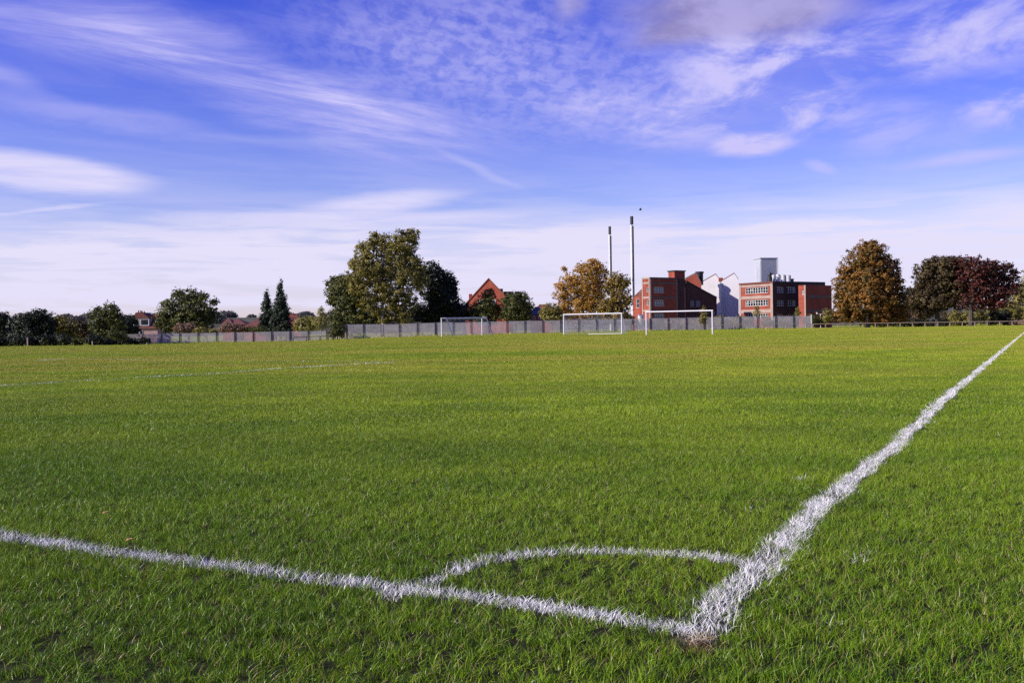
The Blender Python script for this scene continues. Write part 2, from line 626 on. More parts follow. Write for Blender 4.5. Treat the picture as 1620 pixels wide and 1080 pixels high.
def put(x, y, key):
    n = len(x)
    if not n: return
    ids = np.array([i for i, _ in src[key]])
    pick = ids[rg.integers(0, len(ids), n)]
    cell = KIND[key][0]
    lump = pnoise(x, y, 2.6, 3) * 0.6 + pnoise(x, y, 7.0, 9) * 0.4
    hz = 0.76 + 0.5 * lump
    lush = pnoise(x, y, 0.5, 21)
    hz = hz * (0.9 + 0.2 * lush)
    dw = np.hypot(x - WORN.x, y - WORN.y)
    hz = np.where(dw < 0.06, hz * 0.6, hz)
    lx = (pnoise(x, y, 3.3, 31) - 0.5) * 0.7; ly = (pnoise(x, y, 3.3, 41) - 0.5) * 0.7
    if cell > 0.1: lx *= 0.4; ly *= 0.4
    if cell > 0.2: lx *= 0.0; ly *= 0.0
    if cell < 0.2:
        x = x + rg.normal(0, cell * .15, n); y = y + rg.normal(0, 0.018, n)
        rz = rg.uniform(0, 2 * math.pi, n)
    else:
        rz = rg.integers(0, 4, n) * (math.pi / 2)
    pts.append(np.stack([x, y, ground_z(x, y) - 0.002], -1)); idx.append(pick)
    scl.append(np.stack([np.ones(n), np.ones(n), hz], -1))
    rots.append(np.stack([lx, ly, rz], -1))


big = 1.44
gx, gy = np.meshgrid(np.arange(-84, 84, big), np.arange(0.3, 152, big))
gx = gx.ravel(); gy = gy.ravel(); ok = inview(gx, gy, 1.2); gx = gx[ok]; gy = gy[ok]
nl = near_line(gx, gy)
dd = np.hypot(gx, gy) + rg.normal(0, 1.0, len(gx))
split = (dd < 24) | (nl < 1.15)
put(gx[~split & (dd < 55)], gy[~split & (dd < 55)], 'e')
put(gx[~split & (dd >= 55)], gy[~split & (dd >= 55)], 'f')


def subdiv(x, y, cell, k):
    o = (np.arange(k) - (k - 1) / 2) * (cell / k)
    ox, oy = np.meshgrid(o, o)
    return (x[:, None] + ox.ravel()[None]).ravel(), (y[:, None] + oy.ravel()[None]).ravel()


sx, sy_ = subdiv(gx[split], gy[split], big, 4)
ok = inview(sx, sy_, 0.3); sx = sx[ok]; sy_ = sy_[ok]
nl = near_line(sx, sy_); dd = np.hypot(sx, sy_) + rg.normal(0, 0.7, len(sx))
split = (dd < 9.5) | (nl < 0.30)
put(sx[~split], sy_[~split], 'd')
tx, ty = subdiv(sx[split], sy_[split], 0.36, 3)
nl = near_line(tx, ty); dd = np.hypot(tx, ty) + rg.normal(0, 0.7, len(tx))
ok = nl > np.where(dd < 9.5, -.06, 0.012)
tx = tx[ok]; ty = ty[ok]; dd = dd[ok]
ux, uy = subdiv(tx[dd < 9.5], ty[dd < 9.5], 0.12, 2)
ok = near_line(ux, uy) > -0.004
put(ux[ok], uy[ok], 'a')
k_ = (dd >= 9.5) & (dd < 26); put(tx[k_], ty[k_], 'b')
k_ = dd >= 26; put(tx[k_], ty[k_], 'c')

P = np.concatenate(pts); I = np.concatenate(idx); SC = np.concatenate(scl); RT = np.concatenate(rots)
me = bpy.data.meshes.new('grass')
me.vertices.add(len(P)); me.vertices.foreach_set('co', P.astype(np.float32).ravel())
a = me.attributes.new('pick', 'INT', 'POINT'); a.data.foreach_set('value', I.astype(np.int32))
a = me.attributes.new('scl', 'FLOAT_VECTOR', 'POINT'); a.data.foreach_set('vector', SC.astype(np.float32).ravel())
a = me.attributes.new('rot', 'FLOAT_VECTOR', 'POINT'); a.data.foreach_set('vector', RT.astype(np.float32).ravel())
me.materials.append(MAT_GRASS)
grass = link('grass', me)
tag(grass, 'short green turf of the football pitch, blade by blade', 'grass', kind='stuff')
print('turf tiles', len(P))

ng = bpy.data.node_groups.new('turf', 'GeometryNodeTree')
ng.interface.new_socket('Geometry', in_out='INPUT', socket_type='NodeSocketGeometry')
ng.interface.new_socket('Geometry', in_out='OUTPUT', socket_type='NodeSocketGeometry')
gi = ng.nodes.new('NodeGroupInput'); go = ng.nodes.new('NodeGroupOutput')
jn = ng.nodes.new('GeometryNodeJoinGeometry')


def named(nm, typ):
    n = ng.nodes.new('GeometryNodeInputNamedAttribute'); n.data_type = typ; n.inputs[0].default_value = nm
    return n.outputs[0]


pk = named('pick', 'INT'); sc_ = named('scl', 'FLOAT_VECTOR'); rt_ = named('rot', 'FLOAT_VECTOR')
e2r = ng.nodes.new('FunctionNodeEulerToRotation'); ng.links.new(rt_, e2r.inputs[0])
for k in src:
    for i, o in src[k]:
        cmp_ = ng.nodes.new('FunctionNodeCompare'); cmp_.data_type = 'INT'; cmp_.operation = 'EQUAL'
        ng.links.new(pk, cmp_.inputs[2]); cmp_.inputs[3].default_value = i
        oi = ng.nodes.new('GeometryNodeObjectInfo'); oi.inputs[0].default_value = o; oi.transform_space = 'ORIGINAL'
        ip = ng.nodes.new('GeometryNodeInstanceOnPoints')
        ng.links.new(gi.outputs[0], ip.inputs['Points']); ng.links.new(cmp_.outputs[0], ip.inputs['Selection'])
        ng.links.new(oi.outputs['Geometry'], ip.inputs['Instance'])
        ng.links.new(e2r.outputs[0], ip.inputs['Rotation']); ng.links.new(sc_, ip.inputs['Scale'])
        ng.links.new(ip.outputs[0], jn.inputs[0])
ng.links.new(jn.outputs[0], go.inputs[0])
md = grass.modifiers.new('turf', 'NODES'); md.node_group = ng


# painted lines: whitened blades of the same turf
def paint_line(name, poly, width, seed, dmax=200.0, cover=1.0, h=(0.018, 0.043), kind='structure'):
    rg2 = np.random.default_rng(900 + seed)
    arrs = []
    for a, b in zip(poly, poly[1:]):
        L = (b - a).length
        steps = max(1, int(L / 0.5))
        for s in range(steps):
            t0, t1 = s / steps, (s + 1) / steps
            mid = a.lerp(b, (t0 + t1) / 2); dist = mid.length
            if mid.y < 0.8 or abs(mid.x) > 0.6 * mid.y + 3: continue
            if dist > dmax: continue
            if dist < 8: dens, w, sg = 18000, 0.0018, 3
            elif dist < 20: dens, w, sg = 6500, 0.0044, 2
            elif dist < 45: dens, w, sg = 2400, 0.010, 2
            else: dens, w, sg = 800, 0.026, 1
            n = int(dens * (L / steps) * width * 1.5 * cover)
            if n < 1: continue
            t = rg2.uniform(t0, t1, n)
            off = np.clip(rg2.normal(0, 0.36, n), -0.95, 0.95) * width * 0.85
            k1 = rg2.uniform(-.5, .5, n) * width
            off = np.where(rg2.uniform(0, 1, n) < 0.72, k1, off)
            nx, ny = -(b - a).y / L, (b - a).x / L
            x = a.x + (b.x - a.x) * t; y = a.y + (b.y - a.y) * t
            wob = (pnoise(x, y, 1.3, seed) - 0.5) * width * 0.5 + (pnoise(x, y, 5.0, seed + 3) - 0.5) * width * 0.4
            wid = 0.75 + 0.5 * pnoise(x, y, 2.2, seed + 7)
            x = x + nx * (off * wid + wob); y = y + ny * (off * wid + wob)
            keep = rg2.uniform(0, 1, n) < (0.30 + 1.0 * pnoise(x, y, 6.5, seed + 11))
            x = x[keep]; y = y[keep]
            hs = 0.75 + 0.5 * np.mean(pnoise(x, y, 4.0, 77)) if len(x) else 1
            arrs.append(blade_arrays(x, y, ground_z(x, y), w, h[0] * hs, h[1] * hs, sg, rg2, 0.85))
    V = []; FN = []; L_ = []; T = []; A = []; off = 0
    for v, fn_, l, t, al in arrs:
        V.append(v); FN.append(fn_); L_.append(l + off); T.append(t); A.append(al); off += len(v)
    me = blade_mesh(name, (np.concatenate(V), np.concatenate(FN), np.concatenate(L_), np.concatenate(T), np.concatenate(A)))
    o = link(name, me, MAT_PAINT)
    print(name, len(me.polygons))
    return tag(o, kind=kind)


for nm, pl, w, s in LINES: paint_line(nm, pl, w, s)
paint_line('penalty_area_line', PEN, 0.11, 20, cover=0.5, h=(0.03, 0.05))
paint_line('penalty_area_line', PEN2, 0.08, 21, cover=0.22, h=(0.03, 0.05))
paint_line('penalty_area_line', PEN3, 0.13, 22, cover=0.7, h=(0.03, 0.05))
paint_line('far_goal_line', SIXL, 0.12, 23, cover=0.6, h=(0.03, 0.05))

for i, (a_, b_) in enumerate((((1255, 762), (1280, 758)), ((1350, 892), (1392, 878)), ((1295, 1000), (1335, 985)), ((1180, 812), (1205, 808)), ((160, 868), (215, 905)))):
    paint_line('paint_overspray', [ground_at(*a_), ground_at(*b_)], 0.07, 40 + i, cover=0.13 if i < 4 else 0.06)

# dead trampled grass at the corner
m = material('dead_grass')
t = attr('tone')
MAT_STRAW = finish(m, bsdf(ramp(t, [(0.1, (0.16, 0.10, 0.055)), (0.5, (0.42, 0.32, 0.19)), (0.95, (0.66, 0.60, 0.48))]), 0.8, 0.15))
rgs = np.random.default_rng(8)
n = 190
cx0 = ground_at(1108, 1018)
th_ = rgs.uniform(0, 2 * math.pi, n); rr0 = np.abs(rgs.normal(0, .45, n))
arr = blade_arrays(cx0.x + np.cos(th_) * rr0 * .065, cx0.y + np.sin(th_) * rr0 * .045, np.full(n, .004), .0019, .012, .034, 3, rgs, 1.7)
o = link('dead_grass', blade_mesh('dead_grass', arr), MAT_STRAW); tag(o, 'patch of trampled straw coloured grass at the pitch corner', 'dead grass', kind='stuff')
# scattered straw blades lying in the turf
n = 700
yy = rgs.uniform(1.9, 12, n) ; xx = rgs.uniform(-.55, .55, n) * yy
arr = blade_arrays(xx, yy, np.full(n, .012), np.full(n, .0013), .02, .04, 3, rgs, 1.3)
o = link('dead_blades', blade_mesh('dead_blades', arr), MAT_STRAW); tag(o, 'dead blades scattered through the near turf', 'dead grass', kind='stuff')


# ------------------------------------------------------------------ buildings
def kx(px, py=490.0): return ray(px, py).x


def zpx(px, py, Y): return at(px, py, Y).z


BRICK = simple('brick', (0.30, 0.070, 0.040), 0.85, 0.2, vary=0.22, scale=0.9)
m = material('factory_brick')
p = objco()
sx_ = nd('ShaderNodeSeparateXYZ'); S.tree.links.new(p.k, sx_.inputs[0])
bv = vec((S(sx_.outputs[0]) + S(sx_.outputs[1])) * 0.75, S(sx_.outputs[2]), 0.0)
bt = nd('ShaderNodeTexBrick'); S.tree.links.new(bv.k, bt.inputs['Vector'])
for k_, v_ in (('Scale', 1.0), ('Brick Width', 0.45), ('Row Height', 0.15), ('Mortar Size', 0.012)): bt.inputs[k_].default_value = v_
bt.inputs['Color1'].default_value = (0.33, 0.068, 0.036, 1); bt.inputs['Color2'].default_value = (0.25, 0.045, 0.026, 1); bt.inputs['Mortar'].default_value = (0.26, 0.12, 0.09, 1)
n1 = noise(scaled(p, 1, 1, 0.25), 0.6, 5)
c = mixc(smooth(n1, 0.35, 0.7), mixc(1.0, S(bt.outputs[0]), (0.72, 0.70, 0.72), 'MULTIPLY'), S(bt.outputs[0]))
FBRICK = finish(m, bsdf(c, 0.85, 0.2))
BAND = simple('weathered_concrete', (0.33, 0.24, 0.20), 0.8, vary=0.2, scale=0.7, dirt=(0.16, 0.11, 0.10))
DARKB = simple('dark_shaded_brick', (0.060, 0.026, 0.026), 0.85, vary=0.3)  # brick darkened to stand for shade on fronts facing away from the sun
BLACKC = simple('black_cladding', (0.015, 0.013, 0.018), 0.6)
ROOFF = simple('roof_felt', (0.05, 0.05, 0.055), 0.9)
WHITEW = simple('whitewashed_render', (0.60, 0.57, 0.58), 0.85, vary=0.1, scale=0.25, dirt=(0.46, 0.43, 0.43))
FRAME = simple('white_paint', (0.55, 0.54, 0.53), 0.5, 0.4, vary=0.05)
STEEL = simple('corrugated_steel', (0.42, 0.43, 0.47), 0.6, 0.3, 0.1, vary=0.12, scale=0.4)
TILE = simple('red_clay_tile', (0.13, 0.045, 0.033), 0.85, vary=0.3, scale=1.2)
SLATE = simple('grey_slate', (0.13, 0.125, 0.12), 0.95, 0.08, vary=0.3)
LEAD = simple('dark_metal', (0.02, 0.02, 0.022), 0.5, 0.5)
m = material('window_glass')
GLASS = finish(m, bsdf((0.02, 0.022, 0.028), 0.08, 0.6))
m = material('blinds_glass')
p = pos()
GLASSB = finish(m, bsdf(mixc(smooth(noise(p, 1.3, 2), 0.60, 0.62), (0.012, 0.012, 0.015), (0.20, 0.19, 0.20)), 0.15, 0.3))

TH = R(33)
uA = Vector((-math.sin(TH), math.cos(TH), 0)); uB = Vector((math.cos(TH), math.sin(TH), 0))
nA = -uB.copy(); nB = -uA.copy()


def corner_at(px, Y):
    k = kx(px)
    return Vector((k * Y, Y, 0))


def u_to(P0, d, px, py=490.0):
    k = kx(px, py)
    return (k * P0.y - P0.x) / (d.x - k * d.y)


def frame_fn(P0, d, n):
    """(u along wall, w outwards, z) -> world"""
    return lambda u, w, z: (P0.x + d.x * u + n.x * w, P0.y + d.y * u + n.y * w, z)


def facade(name, P0, d, n, W, z0, z1, holes, mat, parent, depth=0.18):
    """wall with real openings; holes = [(u0,u1,z0,z1)]"""
    fr = frame_fn(P0, d, n); mb = MB()
    us = sorted({0.0, W, *[h[0] for h in holes], *[h[1] for h in holes]})
    zs = sorted({z0, z1, *[h[2] for h in holes], *[h[3] for h in holes]})
    us = [u for u in us if 0 <= u <= W]; zs = [z for z in zs if z0 <= z <= z1]
    for a, b in zip(us, us[1:]):
        for c_, e in zip(zs, zs[1:]):
            uc, zc = (a + b) / 2, (c_ + e) / 2
            if any(h[0] < uc < h[1] and h[2] < zc < h[3] for h in holes): continue
            mb.quad(fr(a, 0, c_), fr(b, 0, c_), fr(b, 0, e), fr(a, 0, e))
    for h in holes:
        a, b, c_, e = h
        mb.quad(fr(a, 0, c_), fr(a, -depth, c_), fr(a, -depth, e), fr(a, 0, e))
        mb.quad(fr(b, 0, c_), fr(b, -depth, c_), fr(b, -depth, e), fr(b, 0, e))
        mb.quad(fr(a, 0, e), fr(b, 0, e), fr(b, -depth, e), fr(a, -depth, e))
        mb.quad(fr(a, 0, c_), fr(b, 0, c_), fr(b, -depth, c_), fr(a, -depth, c_))
    mb.quad(fr(0, 0, z1), fr(W, 0, z1), fr(W, -0.4, z1), fr(0, -0.4, z1))
    return mb.build(name, mat, parent)


def window(P0, d, n, h, cols, rows, parent, glass=None, bar=0.09, depth=0.14):
    fr = frame_fn(P0, d, n); a, b, c_, e = h
    mb = MB()
    for i in range(cols + 1):
        u = a + (b - a) * i / cols; u = min(max(u, a + bar / 2 + 0.003), b - bar / 2 - 0.003)
        mb.box((u - bar / 2, -depth, c_ + 0.004), (u + bar / 2, -depth + 0.07, e - 0.004), fr)
    for j in range(rows + 1):
        z = c_ + (e - c_) * j / rows; z = min(max(z, c_ + bar / 2 + 0.006), e - bar / 2 - 0.006)
        mb.box((a + 0.006, -depth + 0.004, z - bar / 4), (b - 0.006, -depth + 0.074, z + bar / 4), fr)
    mb.box((a + 0.01, -0.02, c_ + 0.006), (b - 0.01, 0.05, c_ + 0.07), fr)
    w = mb.build('window', FRAME, parent)
    g_ = MB(); g_.box((a, -depth - 0.03, c_), (b, -depth - 0.01, e), fr)
    g_.build('pane', glass or GLASS, w)
    return w


def core(fp, z0, z1, mat, name, parent):
    mb = MB(); mb.prism([Vector((q.x, q.y, z0)) for q in fp], (0, 0, z1 - z0))
    return mb.build(name, mat, parent)


def band(P0, d, n, u0, u1, z0, z1, parent, mat=None, proud=0.06, name='band'):
    mb = MB(); mb.box((u0, 0.004, z0), (u1, proud, z1), frame_fn(P0, d, n))
    return mb.build(name, mat or BAND, parent)


def block(P0, WA, WB, zt, name, parent, mat, inset=0.30):
    """solid core behind the two facades that meet at P0, with flat roof"""
    i = inset
    a = P0 + uB * i + uA * i; b = P0 + uB * (WB - 0.003) + uA * i; c_ = P0 + uB * (WB - 0.003) + uA * (WA - .003); e = P0 + uB * i + uA * (WA - .003)
    core([a, b, c_, e], -0.6, zt - 0.25, mat, name, parent)
    mb = MB()
    mb.prism([Vector((q.x, q.y, zt - 0.2)) for q in (a, b, c_, e)], (0, 0, 0.12))
    mb.build('roof', ROOFF, parent)


def zt(P, u, d, px, py):
    q = P + d * u
    return at(px, py, q.y).z


# ---- left factory wing
FY = 188.0
P = corner_at(1029, FY)
B1 = empty('factory_building', (P.x, P.y, 0))
tag(B1, 'three storey red brick factory wing with square stair tower, behind the empty right goal', 'factory')
def rel(o_list, root):
    for o in o_list: pass


def adopt(root):
    """keep world positions of children built in world coordinates"""
    inv = Matrix.Translation(root.location).inverted()
    for ch in root.children: ch.matrix_parent_inverse = inv


WAl = u_to(P, uA, 1016.5); WBl = u_to(P, uB, 1071.5); WB2 = u_to(P, uB, 1085.5)
ztop = zpx(1029, 438.6, FY)
def zB(py, px=1042): return at(px, py, (P + uB * u_to(P, uB, px)).y).z
def zA(py, px=1023): return at(px, py, (P + uA * u_to(P, uA, px)).y).z
hB = []
for y0, y1 in ((453.8, 463.2), (474.3, 484.2), (495.5, 503)):
    hB.append((u_to(P, uB, 1034.7), u_to(P, uB, 1050.8), zB(y1), zB(y0)))
facade('wall', P, uB, nB, WBl, -0.6, ztop, hB, FBRICK, B1)
for h in hB: window(P, uB, nB, h, 6, 2, B1)
hA = [(u_to(P, uA, 1026.8), u_to(P, uA, 1023.2), zA(461.8), zA(455)), (u_to(P, uA, 1026.8), u_to(P, uA, 1023.2), zA(483), zA(475))]
facade('wall', P, uA, nA, WAl, -0.6, ztop, hA, FBRICK, B1)
for h in hA: window(P, uA, nA, h, 1, 2, B1)
P2 = P + uB * (WBl + 0.003) + uA * 0.5
facade('wall', P2, uB, nB, WB2 - WBl, -0.6, ztop - 0.1, [], FBRICK, B1)
P3 = P + uB * WB2
block(P, WAl, WB2, ztop, 'core', B1, DARKB)
band(P, uB, nB, 0.01, WBl, ztop - 0.28, ztop + 0.02, B1, LEAD, 0.12, 'coping')
band(P, uA, nA, 0.01, WAl, ztop - 0.28, ztop + 0.03, B1, BAND, 0.11, 'coping')
for y0, y1 in ((446.3, 449.3), (469.2, 472.3), (490, 493)):
    band(P, uB, nB, 0.25, WBl - 0.05, zB(y1), zB(y0), B1, simple('shaded_concrete', (0.13, 0.085, 0.075), .8) if y0 < 447 else bpy.data.materials['shaded_concrete'])  # band concrete darkened on the shaded front, lighter copy on the sunlit side
    band(P, uA, nA, 0.3, WAl - 0.3, zA(y1), zA(y0), B1)
band(P, uB, nB, 0.0, 0.22, -0.6, ztop - 0.32, B1, BAND, 0.09, 'pilaster')
band(P, uA, nA, 0.0, 0.28, -0.6, ztop - 0.32, B1, BAND, 0.12, 'pilaster')
band(P, uA, nA, WAl - 0.28, WAl, -0.6, ztop - 0.32, B1, BAND, 0.10, 'pilaster')
band(P, uB, nB, WBl - 0.14, WBl - 0.02, -0.6, ztop - 0.32, B1, BAND, 0.08, 'downpipe')
# stair tower on the roof
T0 = P + uA * 2.2; T0 = T0 + uB * u_to(T0, uB, 1068)
wa, wb = u_to(T0, uA, 1058), u_to(T0, uB, 1084.3)
z1 = zpx(1068, 429.3, T0.y)
mb = MB(); mb.prism([Vector((q.x, q.y, ztop - 0.3)) for q in (T0, T0 + uB * wb, T0 + uB * wb + uA * wa, T0 + uA * wa)], (0, 0, z1 - ztop + 0.3))
mb.build('stair_tower', FBRICK, B1)
mb = MB(); q0 = T0 - uA * .15 - uB * .15
mb.prism([Vector((q.x, q.y, z1 + 0.003)) for q in (q0, q0 + uB * (wb + .3), q0 + uB * (wb + .3) + uA * (wa + .3), q0 + uA * (wa + .3))], (0, 0, 0.22))
mb.build('tower_cap', LEAD, B1)
adopt(B1)

# ---- low red wing left of it
PL = corner_at(1016.5, 194.0)
BL = empty('brick_wing', (PL.x, PL.y, 0)); tag(BL, 'low brick wing with sloping roof between the tall chimney and the factory', 'factory wing')
wl = u_to(PL, uA, 1001.5)
zl0 = zpx(1016, 463, PL.y); zl1 = at(1003, 470, (PL + uA * wl).y).z
q = PL + uA * wl
h = (u_to(PL, uA, 1011.5), u_to(PL, uA, 1006.5), at(1009, 487, 196).z, at(1009, 473, 196).z)
facade('wall', PL, uA, nA, wl, -0.6, min(zl0, zl1), [h], FBRICK, BL)
window(PL, uA, nA, h, 1, 2, BL)
mb = MB(); zz = min(zl0, zl1)
mb.prism([Vector((PL.x, PL.y, zz)), Vector((q.x, q.y, zz)), Vector((PL.x, PL.y, at(1016, 456, PL.y).z))], uB * 5)
mb.build('roof', TILE, BL)
adopt(BL)

# ---- dark sloping building right of it
PD = corner_at(1086.5, 195.0)
BD = empty('dark_building', (PD.x, PD.y, 0)); tag(BD, 'shaded dark brick building with a roofline falling to the right, beside the white gables', 'building')
def uz(px, py):
    u = u_to(PD, uB, px); return u, at(px, py, (PD + uB * u).y).z
prof = [uz(1086.5, 446.5), uz(1117, 463.5), uz(1134, 472), uz(1134, 510)]
fr = frame_fn(PD, uB, nB)
pp = [Vector(fr(0, 0, -0.6))] + [Vector(fr(u, 0, z)) for u, z in prof[:3]] + [Vector(fr(prof[2][0], 0, -0.6))]
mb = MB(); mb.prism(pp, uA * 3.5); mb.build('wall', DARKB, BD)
pr = [Vector(fr(u, 0.1, z + 0.01)) for u, z in prof[:3]]
mb = MB(); mb.prism([pr[0], pr[1], pr[2], pr[2] + Vector((0, 0, .3)), pr[1] + Vector((0, 0, .35)), pr[0] + Vector((0, 0, .35))], uA * 3.7); mb.build('roof', BLACKC, BD)
for a_, b_ in ((1091, 1098), (1100, 1107.5)):
    u0, za = uz(a_, 486); u1, zb = uz(b_, 475)
    mb = MB(); mb.box((u0, 0.004, za), (u1, 0.08, zb), fr); w = mb.build('window', LEAD, BD)
    mb = MB(); mb.box((u0 + .1, 0.085, za + .1), (u1 - .1, 0.10, zb - .1), fr); mb.build('pane', simple('dusty_glass', (0.10, 0.10, 0.13), .4), w)
adopt(BD)

# ---- brick gable behind, with dark roof tank
PG = corner_at(1109.5, 202.0)
uW = Vector((-math.cos(R(20)), math.sin(R(20)), 0))
BG = empty('brick_gable_building', (PG.x, PG.y, 0)); tag(BG, 'red brick gable rising behind the stair tower, below the dark roof tank', 'building')
def face_poly(P0, d, pts):
    out = []
    for px, py in pts:
        u = u_to(P0, d, px, py); q = P0 + d * u
        out.append(Vector((q.x, q.y, at(px, py, q.y).z)))
    return out
pg = face_poly(PG, uW, [(1109.5, 449), (1101, 432.5), (1084, 441.5), (1076, 448), (1076, 500), (1109.5, 500)])
for v in pg[-2:]: v.z = -0.5
VG = PG.normalized()
mb = MB(); mb.prism(pg, VG * 2.5); mb.build('wall', FBRICK, BG)
mb = MB(); up3 = Vector((0, 0, .25))
mb.prism([pg[0] + up3 * .02, pg[1] + up3 * .02, pg[2] + up3 * .02, pg[2] + up3, pg[1] + up3, pg[0] + up3], VG * 2.6); mb.build('roof', SLATE, BG)
adopt(BG)
TK = corner_at(1107.5, 206)
tk = empty('roof_tank', (TK.x, TK.y, zpx(1107, 447, 206))); tag(tk, 'roof tank darkened as if shaded, with a flat lid beside the brick gable', 'tank')
mb = MB(); mb.tube([(0, 0, -0.5), (0, 0, 1.9)], 0.72, 14); mb.build('tank_body', BLACKC, tk)  # charcoal colour stands in for the shade on the tank
mb = MB(); mb.tube([(0, 0, 1.903), (0, 0, 2.25)], 0.86, 14); mb.build('lid', BLACKC, tk)

# ---- white saw-tooth gables
WT = corner_at(1168.3, 207.0)
BW = empty('whitewashed_workshop', (WT.x, WT.y, 0)); tag(BW, 'whitewashed workshop with two saw-tooth gables and shadow across its foot', 'workshop')
VD = WT.normalized()
uW = Vector((-math.cos(R(20)), math.sin(R(20)), 0))
for pts in ([(1168.3, 443), (1161.8, 432.6), (1141.3, 445), (1141.3, 500), (1168.3, 500)],
            [(1141.2, 446), (1132.3, 434), (1110.2, 446.6), (1104, 450), (1104, 500), (1141.2, 500)]):
    g_ = face_poly(WT, uW, pts)
    for v in g_[-2:]: v.z = -0.5
    mb = MB(); mb.prism(g_, VD * 12); mb.build('gable_wall', WHITEW, BW)
    rp = [v + Vector((0, 0, .01)) for v in g_[:3]]
    rq = [v + Vector((0, 0, .2)) for v in g_[:3]]
    mb = MB(); mb.prism([rp[0], rp[1], rp[2], rq[2], rq[1], rq[0]], VD * 12.1)
    o = mb.build('roof', TILE, BW)
wp = face_poly(WT, uW, [(1139.8, 447), (1140.4, 445)])
a_ = wp[0] - Vector((.05, .3, 0))
mb = MB(); mb.tube([(a_.x, a_.y, -0.5), (a_.x, a_.y, wp[0].z)], 0.16, 8); mb.build('downpipe', FRAME, BW)
a_ = wp[1] - Vector((0, .1, 0))
zc_ = wp[1].z
mb = MB(); mb.prism([Vector((a_.x - .45, a_.y, zc_)), Vector((a_.x + .45, a_.y, zc_)), Vector((a_.x + .45, a_.y + .8, zc_)), Vector((a_.x - .45, a_.y + .8, zc_))], (0, 0, 0.75)); mb.build('chimney', BRICK, BW)
adopt(BW)

# ---- right office block
OY = 196.0
Q = corner_at(1223.2, OY)
BO = empty('brick_office', (Q.x, Q.y, 0)); tag(BO, 'sunlit red brick office block with concrete bands and strip windows', 'office block')
wq = u_to(Q, uA, 1170.2)
zo = zpx(1223, 445.2, OY)
def uzA(px, py):
    u = u_to(Q, uA, px, py); return u, at(px, py, (Q + uA * u).y).z
holes = []
for y0, y1 in ((454.3, 464), (474.2, 484), (496, 504)):
    u1, za = uzA(1179.3, y1); u0, zb = uzA(1214.8, y0)
    _, za2 = uzA(1200, y1); _, zb2 = uzA(1200, y0)
    holes.append((u0, u1, za2, zb2))
facade('wall', Q, uA, nA, wq, -0.6, zo, holes, FBRICK, BO)
for h in holes: window(Q, uA, nA, h, 9, 2, BO, GLASSB, bar=0.10)
for y0, y1 in ((450.3, 453.4), (468, 472.8), (489.5, 495.2)):
    _, za = uzA(1197, y1); _, zb = uzA(1197, y0)
    band(Q, uA, nA, 0.6, wq - 0.5, za, zb, BO)
band(Q, uA, nA, 0.0, 0.62, -0.6, zo - 0.3, BO, BAND, 0.10, 'pilaster')
band(Q, uA, nA, wq - 0.5, wq, -0.6, zo - 0.3, BO, BAND, 0.10, 'pilaster')
band(Q, uA, nA, -0.1, wq, zo - 0.28, zo + 0.04, BO, TILE, 0.16, 'coping')
# recessed dark front
PR = Q + uB * 0.0
wr = u_to(Q, uB, 1264.5)
def uzB(px, py):
    u = u_to(Q, uB, px, py); return u, at(px, py, (Q + uB * u).y).z
holes = []
for y0, y1 in ((454, 463), (475, 484), (497, 504)):
    for a_, b_ in ((1228.5, 1239.5), (1244.5, 1258.5)):
        u0, za = uzB(a_, y1); u1, zb = uzB(b_, y0); holes.append((u0, u1, za, zb))
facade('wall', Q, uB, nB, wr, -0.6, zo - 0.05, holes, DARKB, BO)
for h in holes: window(Q, uB, nB, h, 4, 2, BO, bar=0.08)
block(Q, wq, wr, zo, 'core', BO, DARKB)
band(Q, uB, nB, 0.1, wr, zo - 0.35, zo + 0.05, BO, BLACKC, 0.25, 'fascia')
adopt(BO)
# projecting right wing
QY = 193.0
Q2 = corner_at(1275.2, QY)
BR_ = empty('brick_wing', (Q2.x, Q2.y, 0)); tag(BR_, 'dark red brick wing with a narrow sunlit side, left of the big autumn tree', 'factory wing')
wa = u_to(Q2, uA, 1263.5); wb = u_to(Q2, uB, 1316)
zr = zpx(1275, 450.8, QY)
u0, u1 = u_to(Q2, uA, 1273.2), u_to(Q2, uA, 1269)
h = (u0, u1, at(1271, 466.5, 195).z, at(1271, 460, 195).z)
facade('wall', Q2, uA, nA, wa, -0.6, zr, [h], FBRICK, BR_); window(Q2, uA, nA, h, 2, 1, BR_)
facade('wall', Q2, uB, nB, wb, -0.6, zr, [], FBRICK, BR_)
block(Q2, wa, wb, zr, 'core', BR_, DARKB)
band(Q2, uA, nA, 0.0, 0.3, -0.6, zr - 0.02, BR_, BAND, 0.10, 'pilaster')
for y0, y1 in ((467.5, 471.8), (489.5, 493.8)):
    band(Q2, uB, nB, 0.3, wb - 0.3, at(1285, y1, 197).z, at(1285, y0, 197).z, BR_, bpy.data.materials['shaded_concrete'])
    
mb = MB()
zf0 = at(1262, 449.8, 203).z; zf1 = at(1262, 445.3, 203).z
f0 = corner_at(1262, 203.0); f1 = u_to(f0, uB, 1306)
mb.box((0, -6, zf0 - 1.0), (f1, 0, zf1), frame_fn(f0, uB, nB)); mb.build('roof_storey', BLACKC, BR_)
adopt(BR_)

